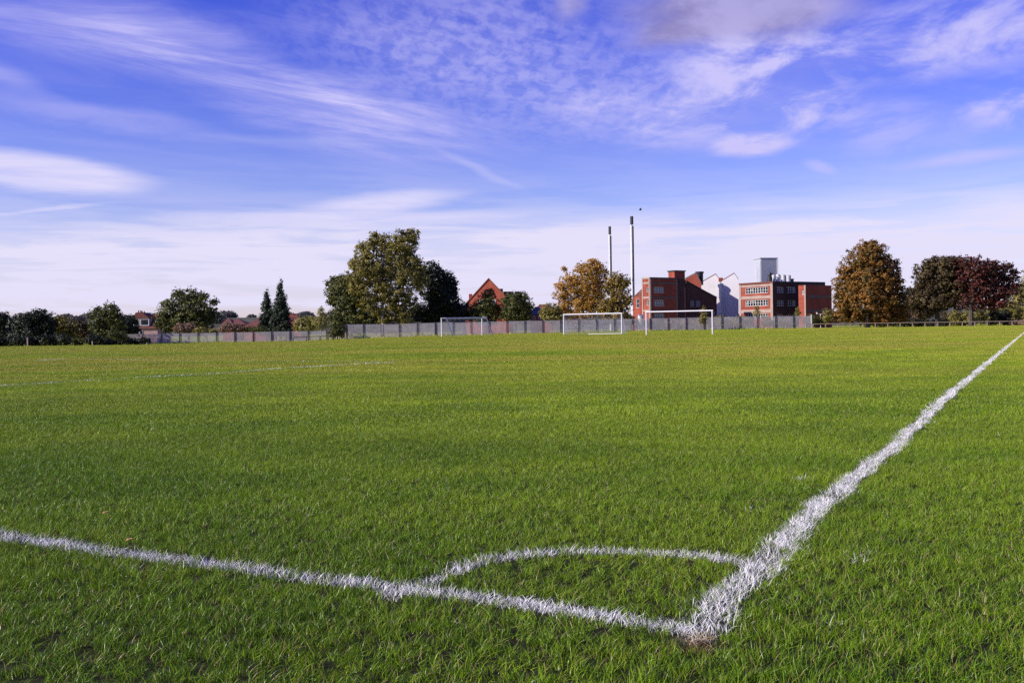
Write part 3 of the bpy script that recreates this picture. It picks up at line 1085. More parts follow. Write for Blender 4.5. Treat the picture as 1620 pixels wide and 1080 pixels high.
# roof plant
def roof_thing(name, label, cat, px, Y, py0): 
    q = corner_at(px, Y); o = empty(name, (q.x, q.y, at(px, py0, Y).z)); tag(o, label, cat); return o
t = roof_thing('plant_tower', 'tall grey corrugated steel plant tower on the office roof', 'plant tower', 1204.3, 204, 447)
pxm = 204 / F
uT = Vector((math.cos(R(10)), math.sin(R(10)), 0)); nT = Vector((math.sin(R(10)), -math.cos(R(10)), 0))
wB_ = 27.5 * pxm; hgt = at(1204, 408.8, 204).z - t.location.z
mb = MB()
n_c = 44
for i in range(n_c):
    a_ = wB_ * i / n_c; b_ = wB_ * (i + 1) / n_c; dpt = 0.06 if i % 2 else 0.0
    f_ = lambda u, w, z: tuple(uT * u + nT * w + Vector((0, 0, z)))
    mb.box((a_, -3.4, -0.5), (b_, dpt, hgt), f_)
mb.build('cladding', STEEL, t)
mb = MB(); mb.box((-0.15, -3.5, hgt + .003), (wB_ + 0.15, 0.15, hgt + 0.16), f_); mb.build('roof', STEEL, t)
mb = MB(); mb.box((wB_ - 0.02, 0.07, -0.4), (wB_ + 0.14, 0.2, hgt - .01), f_); mb.build('corner_flashing', FRAME, t)
mb = MB()
mb.tube([uT * -0.8 + Vector((0, 0, 0)), uT * -0.8 + Vector((0, 0, hgt - .3))], 0.03, 6)
mb.tube([uT * -0.8 + Vector((0, 0, hgt - .3)), uT * -.1 + Vector((0, 0, hgt + .1))], 0.04, 6)
mb.tube([uT * -0.35 + Vector((0, 0, 0)), uT * -0.35 + Vector((0, 0, hgt - .1))], 0.03, 6)
for i in range(9): mb.tube([uT * -0.8 + Vector((0, 0, .5 * i + .3)), uT * -.35 + Vector((0, 0, .5 * i + .3))], 0.02, 5)
mb.build('ladder', STEEL, t)
t = roof_thing('roof_vent', 'black extract vent against the foot of the steel plant tower', 'vent', 1218.5, 199, 446)
mb = MB(); mb.tube([(0, 0, 0), (0, 0, 1.0)], [.5, .5], 12); mb.build('vent_body', LEAD, t)
mb = MB(); mb.tube([(0, 0, 1.003), (0, 0, 1.35), (0.3, 0, 1.7)], [.36, .4, .46], 12); mb.build('cowl', LEAD, t)
for px, rr, hh, lab in ((1224.5, .32, 1.35, 'slim white roof tank nearest the black vent'), (1231.5, .42, 1.45, 'white round roof tank second from the black vent'),
                        (1239.5, .5, 1.35, 'ribbed white roof tank between two others'), (1247.5, .55, 1.25, 'broad white roof tank at the right end of the row')):
    t = roof_thing('roof_tank', lab, 'tank', px, 200, 446)
    t['group'] = 'white tanks on the office roof'
    mb = MB(); mb.tube([(0, 0, 0), (0, 0, hh)], rr, 14); mb.build('tank_body', FRAME, t)
    mb = MB(); mb.tube([(0, 0, hh + .002), (0, 0, hh + .12)], [rr * 1.04, rr * .6], 14); mb.build('lid', STEEL, t)
    for zz in (hh * .3, hh * .65): mb = MB(); mb.tube([(0, 0, zz), (0, 0, zz + .05)], rr * 1.05, 14); mb.build('hoop', STEEL, t)
for px in (1253.5,):
    t = roof_thing('roof_vent', 'small dark box vent right of the white roof tanks', 'vent', px, 200, 446)
    mb = MB(); mb.box((-.28, -.28, 0), (.28, .28, .55)); mb.build('vent_body', LEAD, t)
    mb = MB(); mb.box((-.34, -.34, .553), (.34, .34, .65)); mb.build('cowl', LEAD, t)

# chimneys
CHIM = simple('chimney_steel', (0.66, 0.65, 0.66), 0.5, 0.4, vary=0.1, scale=0.3, dirt=(0.5, 0.46, 0.42))
for px, ytop, ybase, Y, rr, lab in ((963.9, 358.3, 505, 240, .21, 'shorter of two slim white chimneys, rising behind the orange tree'),
                                    (998.6, 342.3, 505, 232, .25, 'taller of two slim white chimneys, beside the brick factory')):
    q = corner_at(px + 1.2, Y); q.x = kx(px, ytop) * Y
    o = empty('chimney_stack', (q.x, Y, 0)); tag(o, lab, 'chimney', 'slim white factory chimneys')
    H = at(px, ytop, Y).z
    mb = MB(); mb.tube([(0, 0, -.6), (0, 0, H * .35), (0, 0, H - 1.9)], [rr * 1.12, rr, rr * .92], 16); mb.build('shaft', CHIM, o)
    mb = MB(); mb.tube([(.1, 0, H - 1.897), (.1, 0, H)], rr * 1.5, 16); mb.build('black_cap', LEAD, o)
    for k_ in range(1, 8):
        z_ = H * k_ / 8.4
        mb = MB(); mb.tube([(0, 0, z_), (0, 0, z_ + .14)], rr * 1.2, 16); mb.build('flange', CHIM, o)
    mb = MB(); mb.box((rr * 1.02, -.12, 0), (rr * 1.02 + .26, .12, H - 2.2)); mb.build('shaded_side', LEAD, o)  # dark box added as the shaded right side of the shaft


# ---- houses
HBRICK = simple('house_brick', (0.22, 0.052, 0.034), 0.88, 0.15, vary=0.25, scale=1.4)
def house(name, label, Yh, gable, depth_dir, depth, wallmat, roofmat, eave, P0, d, thick=0.25):
    """gable: px points of the gable wall outline (closed at the ground)"""
    o = empty(name, (P0.x, P0.y, 0)); tag(o, label, 'house')
    g_ = face_poly(P0, d, gable)
    for v in (g_[0], g_[-1]): v.z = -0.8
    mb = MB(); mb.prism(g_, depth_dir * depth); mb.build('wall', wallmat, o)
    top = g_[1:-1]
    q0 = [v + Vector((0, 0, .01)) - depth_dir * .2 for v in top]; q1 = [v + Vector((0, 0, thick)) - depth_dir * .2 for v in top]
    mb = MB(); mb.prism(q0 + q1[::-1], depth_dir * (depth + .4)); mb.build('roof', roofmat, o)
    return o, g_


EX = Vector((1, 0, 0)); EY = Vector((0, 1, 0))
# brick gable house between the trees
P0 = corner_at(736, 186)
GD = Vector((math.cos(R(-28)), math.sin(R(-28)), 0))
o, g_ = house('brick_house', 'tall red brick gable standing above the trees beside the far left goal', 186,
              [(736, 510), (736, 482), (773, 441.5), (806, 476), (806, 510)], P0.normalized(), 9, HBRICK, TILE, 0, P0, GD)
for px, y0, y1, w in ((744.5, 475, 465, 5), (792.8, 470, 456.8, 6)):
    a_ = at(px, y0, 187.5); mb = MB(); ww = w * 187.5 / F / 2
    mb.box((a_.x - ww, 187.1, a_.z - 1), (a_.x + ww, 188.2, at(px, y1, 187.5).z)); mb.build('chimney', BRICK, o)
a_ = at(798, 468, 190); b_ = at(811, 461.5, 190)
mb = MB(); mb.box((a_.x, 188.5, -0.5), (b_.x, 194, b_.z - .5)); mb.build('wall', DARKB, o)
mb = MB(); mb.box((a_.x - .2, 188.3, b_.z - .497), (b_.x + .1, 194.2, b_.z)); mb.build('roof', BLACKC, o)
u_ = at(771, 463, 186)
for px in (762, 781):
    gn = Vector((GD.y, -GD.x, 0)); uu = u_to(P0, GD, px, 480); zz = at(px, 480, (P0 + GD * uu).y).z; fr_ = frame_fn(P0, GD, gn)
    mb = MB(); mb.box((uu - .45, .004, zz - .7), (uu + .45, .06, zz + .7), fr_); w = mb.build('window', FRAME, o)
    mb = MB(); mb.box((uu - .36, .063, zz - .6), (uu + .36, .08, zz + .6), fr_); mb.build('pane', GLASS, w)
adopt(o)


def side_house(name, label, Yh, x0, x1, y_ridge, y_eave, xr0, xr1, wallmat, roofmat, depth=7, chim=(), win=()):
    """long side towards the camera: roof slope seen from the front (hipped by xr0,xr1)"""
    A = at(x0, y_eave, Yh); B_ = at(x1, y_eave, Yh); zr_ = at((xr0 + xr1) / 2, y_ridge, Yh + depth / 2).z
    r0 = at(xr0, y_ridge, Yh + depth / 2); r1 = at(xr1, y_ridge, Yh + depth / 2)
    o = empty(name, (A.x, Yh, 0)); tag(o, label, 'house')
    ze = (A.z + B_.z) / 2
    mb = MB(); mb.box((A.x, Yh, -1.0), (B_.x, Yh + depth, ze - .01)); mb.build('wall', wallmat, o)
    e = .3; mb = MB()
    p1, p2 = (A.x - e, Yh - e, ze), (B_.x + e, Yh - e, ze); p3, p4 = (B_.x + e, Yh + depth + e, ze), (A.x - e, Yh + depth + e, ze)
    R0, R1 = (r0.x, Yh + depth / 2, zr_), (r1.x, Yh + depth / 2, zr_)
    mb.quad(p1, p2, R1, R0); mb.quad(p3, p4, R0, R1); mb.quad(p2, p3, R1); mb.quad(p4, p1, R0); mb.quad(p4, p3, p2, p1)
    mb.build('roof', roofmat, o)
    mb = MB(); mb.tube([R0, R1], .12, 6); mb.build('ridge', roofmat, o)
    for px, py in chim:
        q = at(px, py, Yh + depth / 2)
        mb = MB(); mb.box((q.x - .4, q.y - .3, zr_ - 1), (q.x + .4, q.y + .3, q.z - .35)); c_ = mb.build('chimney', BRICK, o)
        for s in (-.2, .2):
            mb = MB(); mb.tube([(q.x + s, q.y, q.z - .347), (q.x + s, q.y, q.z)], .12, 8); mb.build('chimney_pot', TILE, c_)
    for (px0, py0, px1, py1) in win:
        a_ = at(px0, py1, Yh); b_ = at(px1, py0, Yh)
        mb = MB(); mb.box((a_.x, Yh - .06, a_.z), (b_.x, Yh - .004, b_.z)); w = mb.build('window', FRAME, o)
        mb = MB(); mb.box((a_.x + .1, Yh - .09, a_.z + .1), (b_.x - .1, Yh - .063, b_.z - .1)); mb.build('pane', GLASS, w)
    return o


PINK = simple('pale_brick', (0.38, 0.24, 0.22), 0.85, vary=0.15)
# dormer house on the left
o = side_house('dormer_house', 'small brick house with a white framed dormer beside the green tree', 182, 214, 249, 498.3, 519, 236, 249, PINK, TILE, 7,
               chim=((221, 491), (226.5, 492)), win=((221, 522, 226, 530),))
a_ = at(214.5, 515.5, 183.2); b_ = at(239, 503.8, 183.2)
mb = MB(); mb.box((a_.x, 182.2, a_.z), (b_.x, 186, b_.z)); dm = mb.build('dormer', PINK, o)
mb = MB(); cx = (a_.x + b_.x) / 2; zp_ = at(222, 494.5, 184).z
mb.prism([Vector((a_.x - .2, 182.0, b_.z + .005)), Vector((b_.x + .2, 182.0, b_.z + .005)), Vector((cx + .2, 182.0, zp_)), Vector((cx - .9, 182.0, zp_))], (0, 4, 0)); mb.build('roof', TILE, o)
mb = MB()
mb.box((a_.x, 182.10, a_.z), (b_.x, 182.19, a_.z + .14)); mb.box((a_.x, 182.10, b_.z - .2), (b_.x, 182.19, b_.z))
for t_ in (0.0, .36, .45, .96): 
    x_ = a_.x + (b_.x - a_.x) * t_; mb.box((x_, 182.095, a_.z + .003), (x_ + .12, 182.185, b_.z - .003))
w = mb.build('dormer_window', FRAME, o)
mb = MB(); mb.box((a_.x + .05, 182.15, a_.z + .08), (b_.x - .05, 182.17, b_.z - .1)); mb.build('pane', GLASS, w)
adopt(o)
HP = [('distant_house', 'distant house with a peaked red roof, left of its twin between the trees', 196, 352, 368, 503.5, 513, 360, 362, TILE, ()),
      ('distant_house', 'distant house with a peaked red roof, right of its twin near the conifers', 197, 367, 387, 504, 513, 374, 377, TILE, ()),
      ('distant_house', 'house with a broad red roof just left of the tall conifers', 186, 386, 424, 502.5, 517, 411, 424, TILE, ()),
      ('distant_house', 'house with a dark red roof just right of the tall conifers', 190, 452, 476, 498, 512, 458, 470, TILE, ((462, 494.5),)),
      ('distant_house', 'low house with a grey slate roof between the green and yellow bushes', 190, 840, 860, 486, 498, 846, 853, SLATE, ()),
      ('distant_house', 'low dark roofed house behind the left edge of the orange tree', 215, 848, 872, 482, 489, 853, 868, TILE, ())]
for nm, lab, Yh, x0, x1, yr, ye, xr0, xr1, rm, ch in HP:
    o = side_house(nm, lab, Yh, x0, x1, yr, ye, xr0, xr1, BRICK, rm, 7, ch, win=((x0 + 3, ye + 2, x0 + 7, ye + 7), (x1 - 8, ye + 2, x1 - 4, ye + 7)))
    adopt(o)

# ------------------------------------------------------------------ fences
GALV = simple('galvanised_steel', (0.36, 0.335, 0.34), 0.75, 0.15, 0.0, vary=0.25, scale=0.8, dirt=(0.20, 0.17, 0.16))
POSTM = simple('fence_post_steel', (0.045, 0.04, 0.05), 0.6, 0.15)


def palisade(x0, x1, Yf, ztop_fn, base_fn, label):
    a = corner_at(x0, Yf); b = corner_at(x1, Yf)
    o = empty('palisade_fence', (a.x, Yf, 0)); tag(o, label, 'fence')
    W = 2.75; n = int((b.x - a.x) / W); n = max(n, 1); W = (b.x - a.x) / n
    cache = {}
    for i in range(n):
        xx = a.x + W * i; xm = xx + W / 2
        zb = base_fn(xm); zt_ = ztop_fn(xm); H = round(zt_ - zb, 1)
        if H not in cache:
            mb = MB(); rr_ = random.Random(int(H * 10))
            k = 0.10
            while k < W - 0.06:
                w = 0.088; j = rr_.uniform(-.02, .02); y_ = rr_.uniform(-.008, .008)
                mb.prism([Vector((k, y_, 0.05)), Vector((k + w, y_, 0.05)), Vector((k + w, y_, H + j - .08)), Vector((k + w / 2, y_, H + j)), Vector((k, y_, H + j - .08))], (0, 0.012, 0))
                k += 0.150
            for zz in (0.28, H - 0.35): mb.box((0.105, 0.022, zz), (W - 0.105, 0.06, zz + 0.06))
            pm = mb.mesh('fence_panel')
            mb = MB(); mb.box((-0.055, -0.12, -0.3), (0.055, -0.004, H + .02)); qm = mb.mesh('fence_post')
            cache[H] = (pm, qm)
        pm, qm = cache[H]
        for nm, me_, mt in (('fence_panel', pm, GALV), ('fence_post', qm, POSTM)):
            c_ = link(nm, me_, mt, o); c_.location = (xx - a.x, 0, zb)
    c_ = link('fence_post', qm, POSTM, o); c_.location = (W * n, 0, zb)
    return o


FY_ = 155.0
def ln(x, pts): return float(np.interp(x, [p[0] for p in pts], [p[1] for p in pts]))
palisade(196, 545, FY_, lambda x: ln(x, ((-60, 1.2), (-26, 1.2))), lambda x: gz(x, FY_), 'grey steel palisade fence along the left end of the field, lower stretch')
palisade(546, 1283, FY_, lambda x: ln(x, ((-26, 2.1), (-1, 2.25), (35, 2.42), (47, 2.42))), lambda x: gz(x, FY_), 'grey steel palisade fence behind the three goals, taller stretch')
q = corner_at(1283.4, 154.7); mb = MB(); mb.box((-.07, -.07, -.1), (.07, .07, 2.15)); o = mb.build('white_post', FRAME); o.location = (q.x, q.y, gz(q.x, q.y)); tag(o, 'white post at the right end of the palisade fence', 'post')

TIMB = simple('weathered_timber', (0.27, 0.20, 0.15), 0.8, vary=0.25, scale=3)
DTIMB = simple('dark_timber', (0.05, 0.035, 0.03), 0.8)


def rail_fence(x0, x1, Yf, h, step, label, mat, ends=None, rail=True, pw=.055, railh=.09, cat='fence', name='rail_fence'):
    a = corner_at(x0, Yf); b = corner_at(x1, Yf)
    o = empty(name, (a.x, Yf, 0)); tag(o, label, cat)
    n = max(1, round((b.x - a.x) / step)); W = (b.x - a.x) / n
    zs = [gz(a.x + W * i, Yf) for i in range(n + 1)]
    mb = MB(); mb.box((-pw, -pw, -.3), (pw, pw, h)); pm = mb.mesh('post')
    for i in range(n + 1):
        c_ = link('post', pm, mat, o); c_.location = (W * i, 0, zs[i])
    if rail:
        for i in range(n):
            mb = MB(); z0, z1 = zs[i] + h, zs[i + 1] + h
            mb.prism([Vector((W * i + .004, -.07, z0 - railh * .2 + .004)), Vector((W * (i + 1) - .004, -.07, z1 - railh * .2 + .004)), Vector((W * (i + 1) - .004, -.07, z1 + railh)), Vector((W * i + .004, -.07, z0 + railh))], (0, .14, 0))
            mb.build('rail', mat, o)
    return o


rail_fence(1286, 1660, 148, .62, 1.85, 'low timber post and rail fence under the trees on the right', TIMB)
rail_fence(1120, 1283, 151.5, .72, 1.9, 'low timber knee rail just in front of the taller palisade fence', TIMB, pw=.04, railh=.05)
rail_fence(463, 527, 148, .62, 2.0, 'dark knee rail in front of the lower palisade stretch', DTIMB, cat='knee rail', name='knee_rail')
rail_fence(602, 650, 148, .62, 1.9, 'pale knee rail in the shade left of the far left goal', TIMB, cat='knee rail', name='knee_rail')
for px, Y_, hh, wd, lab in ((42.5, 118, 1.0, .06, 'pale wooden post in front of the dark hedge at far left'), (145, 122, .5, .06, 'short pale post between the dark bushes'),
                        (436, 149, .55, .07, 'small pale stake left of the dark knee rail, first from the left'), (450, 149, .6, .05, 'small stake nearest the left end of the dark knee rail'),
                        (546, 149, 1.0, .09, 'pale post below the big tree group, nearest the shrub'), (557, 149, .6, .08, 'small pale stake under the big poplar'),
                        (668, 148.5, .6, .09, 'small pale stake midway between pale rail and goal'), (1008, 150, .5, .06, 'small stake beside the white cylinder tank')):
    q = corner_at(px, Y_); mb = MB(); mb.box((-wd, -wd, -.2), (wd, wd, hh)); mb.prism([Vector((-wd, -wd, hh + .001)), Vector((wd, -wd, hh + .001)), Vector((0, -wd, hh + wd))], (0, 2 * wd, 0))
    o = mb.build('marker_post', BAND if px in (42.5, 145) else TIMB); o.location = (q.x, q.y, gz(q.x, q.y)); tag(o, lab, 'post')
# crumpled white litter at the hedge end
q = corner_at(234.5, 150); o = None
bm = bmesh.new(); bmesh.ops.create_icosphere(bm, subdivisions=2, radius=.3)
rr_ = random.Random(3)
for v in bm.verts: v.co *= rr_.uniform(.6, 1.3); v.co.z = abs(v.co.z) * 1.5
me = bpy.data.meshes.new('litter'); bm.to_mesh(me); bm.free()
o = link('litter_bag', me, FRAME); o.location = (q.x, q.y, gz(q.x, q.y)); tag(o, 'crumpled white bag at the end of the hedge by the fence', 'bag')

# white tank behind fence
q = corner_at(1013, 163); o = empty('storage_tank', (q.x, q.y, 0)); tag(o, 'upright white cylinder tank behind the fence left of the brick factory', 'tank')
H = at(1013, 499, 163).z
mb = MB(); mb.tube([(0, 0, 0.1), (0, 0, H)], .52, 18); mb.build('tank_body', FRAME, o)
mb = MB(); mb.tube([(0, 0, H + .003), (0, 0, H + .12), (0, 0, H + .2)], [.53, .42, .1], 18); mb.build('lid', FRAME, o)
mb = MB(); mb.box((-.6, -.6, -.2), (.6, .6, .097)); mb.build('plinth', BAND, o)
for z_ in (.6, 1.2, 1.8): mb = MB(); mb.tube([(0, 0, z_), (0, 0, z_ + .06)], .54, 18); mb.build('hoop', STEEL, o)

# twin lamp
q = corner_at(1298, 172); o = empty('street_lamp', (q.x, q.y, 0)); tag(o, 'white twin armed street lamp in front of the dark brick wing', 'street lamp')
H = at(1298, 496.5, 172).z
mb = MB(); mb.tube([(0, 0, -.2), (0, 0, H)], .07, 8); mb.build('pole', FRAME, o)
for s in (-1, 1):
    mb = MB(); mb.tube([(0, 0, H - .03), (s * .62, 0, H + .03)], .04, 6); mb.build('arm', FRAME, o)
    mb = MB(); mb.box((s * .62 - .09, -.1, H - .02), (s * .62 + .09, .1, H + .3)); mb.build('lamp_head', FRAME, o)

# ------------------------------------------------------------------ goals
GOALM = simple('goal_white_paint', (0.62, 0.61, 0.61), 0.5, 0.3, vary=0.08)
NETM = simple('net_cord', (0.55, 0.54, 0.56), 0.8, vary=0.1)
GREY = simple('grey_goal_paint', (0.38, 0.42, 0.42), .5)


def goal(L, Rr, label, net=True, depth=1.6, top_depth=0.9, stays=True, barmat=None, hmax=2.44, back=None, cord=.011, sr=.036):
    """L, Rr = feet of the posts"""
    L = Vector((L.x, L.y, gz(L.x, L.y))); Rr = Vector((Rr.x, Rr.y, gz(Rr.x, Rr.y)))
    o = empty('football_goal', L); tag(o, label, 'goal')
    d = Rr - L; W = d.length; u = d.normalized(); up_ = Vector((0, 0, 1)); bk = u.cross(up_).normalized() * -1
    if bk.y < 0: bk = -bk
    if back: bk = Vector(back).normalized()
    H = hmax; r_ = .074
    for s in (0, W):
        mb = MB(); mb.tube([u * s - up_ * .15, u * s + up_ * (H - r_)], r_, 10); mb.build('post', GOALM, o)
    mb = MB(); mb.tube([u * -r_ + up_ * H, u * (W + r_) + up_ * H], r_ * 1.02, 10); mb.build('crossbar', barmat or GOALM, o)
    if stays:
        for s in (0, W):
            mb = MB(); mb.tube([u * s + up_ * (H + .0), u * s + bk * top_depth + up_ * (H - .02)], sr, 8); mb.build('top_arm', GOALM, o)
            mb = MB(); mb.tube([u * s + bk * top_depth + up_ * (H - .02), u * s + bk * depth + up_ * .03], sr, 8); mb.build('stay', GOALM, o)
    if net:
        mb = MB(); st = .24; c = cord
        def strand(a, b): mb.tube([a, b], c, 3, False)
        n = int(W / st)
        for i in range(n + 1):
            p0 = u * (W * i / n)
            sag = .05 * math.sin(i * 1.7)
            strand(p0 + up_ * (H - .02), p0 + bk * top_depth + up_ * (H - .1 - sag)); strand(p0 + bk * top_depth + up_ * (H - .1 - sag), p0 + bk * depth + up_ * .03)
        for j in range(11):
            t = j / 10; q_ = bk * (top_depth + (depth - top_depth) * t) + up_ * ((H - .1) * (1 - t) + .03 * t)
            strand(q_, q_ + u * W)
        for j in range(4):
            q_ = bk * (top_depth * j / 4) + up_ * (H - .03); strand(q_, q_ + u * W)
        for s in (0, W):
            for j in range(9):
                z_ = H * j / 9 + .05; dd_ = top_depth + (depth - top_depth) * (1 - z_ / H); strand(u * s + up_ * z_, u * s + bk * dd_ + up_ * z_)
            for j in range(1, 6):
                dd_ = depth * j / 6; zt_ = H if dd_ < top_depth else H * (1 - (dd_ - top_depth) / (depth - top_depth)); strand(u * s + bk * dd_ + up_ * .02, u * s + bk * dd_ + up_ * zt_)
        n_ = mb.build('net', NETM, o); n_['kind'] = 'stuff'
    return o


def foot(px, py_base, py_top, H=2.44):
    """foot of a post from its pixel height"""
    Y = F * H / (py_base - py_top)
    q = at(px, py_base, Y); return Vector((q.x, Y, 0))


def foot_y(px, Y): return Vector((kx(px, 515) * Y, Y, 0))


goal(foot_y(1022.6, 106.5), foot_y(1127.2, 102.8), 'bare white goal frame without a net, nearest of three and in front of the factory', net=False, stays=False, barmat=GOALM)
goal(foot_y(892, 121.5), foot_y(983.6, 118.0), 'white netted goal in the middle, in front of the orange tree', depth=1.7, top_depth=.3, stays=False)
goal(foot_y(698.5, 131.0), foot_y(762.5, 137.5), 'white netted goal turned aside, far left one below the brick gable', depth=1.6, top_depth=.65, barmat=GREY, cord=.007, sr=.066, back=(.93, .36, 0))
# small bracket off the right post of the bare goal
G3 = [o for o in C.objects if o.name.startswith('football_goal')][0]
q = foot_y(1127.2, 102.8) - foot_y(1022.6, 106.5)
mb = MB(); mb.tube([q + Vector((0.02, 0, 2.40)), q + Vector((.22, .05, 2.2)), q + Vector((.12, .05, 1.95))], .02, 6); mb.build('net_hook', GOALM, G3)
# ground bar inside the middle goal
G2 = [o for o in C.objects if o.name.startswith('football_goal')][1]
a_ = foot_y(930, 119.4); b_ = foot_y(984, 117.8); q0 = G2.location
mb = MB(); mb.tube([a_ - q0 + Vector((0, 0, gz(a_.x, a_.y) + .06)), b_ - q0 + Vector((0, 0, gz(b_.x, b_.y) + .06))], .04, 8); mb.build('ground_bar', GOALM, G2)

# bird above the chimney
q = at(1013, 332, 105); mb = MB(); bs = .55
mb.tube([(-.32, 0, 0), (-.15, 0, .02), (.1, 0, .03), (.26, 0, .05), (.36, 0, .04)], [.03, .10, .12, .07, .02], 8); 
o = mb.build('body', LEAD); bd = empty('bird', q); bd.scale = (bs * .8, bs, bs * 1.5); tag(bd, 'small dark bird in the sky just right of the taller chimney', 'bird'); o.parent = bd
for s in (-1, 1):
    mb = MB(); mb.prism([Vector((-.12, 0, .05)), Vector((.14, 0, .05)), Vector((.08, s * .38, .2)), Vector((-.1, s * .36, .2))], (0, 0, .02)); mb.build('wing', LEAD, bd)

# fallen leaves on the grass
for px, py, lab in ((168, 824, 'curled tan autumn leaf on the grass above the goal line at left'), (206, 869, 'pale tan leaf lying on the white goal line at left')):
    q = ground_at(px, py); mb = MB()
    pts_ = [v * .62 for v in (Vector((-.03, 0, 0)), Vector((-.012, .017, .008)), Vector((.012, .015, .01)), Vector((.034, 0, .004)), Vector((.010, -.016, .012)), Vector((-.014, -.015, .010)))]
    mb.prism(pts_, (0, 0, .0012)); lf = mb.build('leaf_blade', simple('tan_leaf', (.52, .28, .13), .6, vary=.2, scale=60))
    mb = MB(); mb.tube([(-.0186, 0, 0), (-.032, .003, .006)], .0010, 5); o = empty('fallen_leaf', (q.x, q.y, .036), 0.7); lf.parent = o; mb.build('stem', TIMB, o)
    tag(o, lab, 'leaf')


# ------------------------------------------------------------------ trees
def leaf_mat(name, dark, mid, light, trans=0.25):
    m = material(name)
    t = attr('tone'); p = pos()
    n1 = noise(p, 0.55, 4, 0.6)
    f = t * 0.55 + n1 * 0.45
    c = ramp(f, [(0.22, dark), (0.48, mid), (0.72, light)])
    d = nd('ShaderNodeBsdfPrincipled'); S._in(d, 'Base Color', c); d.inputs['Roughness'].default_value = 0.55
    d.inputs['Specular IOR Level'].default_value = 0.25
    tr = nd('ShaderNodeBsdfTranslucent'); S._in(tr, 'Color', mixc(1.0, c, (1.3, 1.3, 0.7), 'MULTIPLY'))
    mx = nd('ShaderNodeMixShader'); mx.inputs[0].default_value = trans
    S.tree.links.new(d.outputs[0], mx.inputs[1]); S.tree.links.new(tr.outputs[0], mx.inputs[2])
    return finish(m, mx.outputs[0])


LM = {
    'dark': leaf_mat('dark_leaves', (0.008, 0.011, 0.004), (0.014, 0.019, 0.006), (0.030, 0.036, 0.012), .15),  # foliage darkened further to stand for the unlit far left trees
    'green': leaf_mat('green_leaves', (0.022, 0.030, 0.008), (0.062, 0.070, 0.014), (0.14, 0.135, 0.030)),
    'olive': leaf_mat('olive_leaves', (0.060, 0.055, 0.012), (0.165, 0.142, 0.030), (0.32, 0.27, 0.075)),
    'yellow': leaf_mat('yellowing_leaves', (0.10, 0.10, 0.02), (0.22, 0.20, 0.05), (0.34, 0.30, 0.10)),
    'orange': leaf_mat('orange_leaves', (0.13, 0.085, 0.016), (0.36, 0.20, 0.032), (0.54, 0.29, 0.08)),
    'rust': leaf_mat('rust_leaves', (0.045, 0.045, 0.010), (0.160, 0.088, 0.016), (0.32, 0.140, 0.026)),
    'maroon': leaf_mat('maroon_leaves', (0.020, 0.010, 0.008), (0.060, 0.022, 0.014), (0.15, 0.035, 0.025)),
    'bronze': leaf_mat('bronze_leaves', (0.018, 0.013, 0.007), (0.055, 0.038, 0.015), (0.12, 0.085, 0.03)),
    'goldgreen': leaf_mat('gold_green_leaves', (0.045, 0.042, 0.010), (0.18, 0.125, 0.026), (0.38, 0.25, 0.05)),
    'pinkbrown': leaf_mat('pink_brown_leaves', (0.10, 0.06, 0.035), (0.20, 0.125, 0.085), (0.30, 0.20, 0.14)),
    'conifer': leaf_mat('conifer_needles', (0.010, 0.014, 0.008), (0.018, 0.028, 0.014), (0.035, 0.052, 0.022), .08),
}
BARK = simple('bark', (0.060, 0.048, 0.038), 0.9, vary=0.3, scale=3)
PALEB = simple('pale_bark', (0.34, 0.31, 0.28), 0.9, vary=0.3, scale=3)


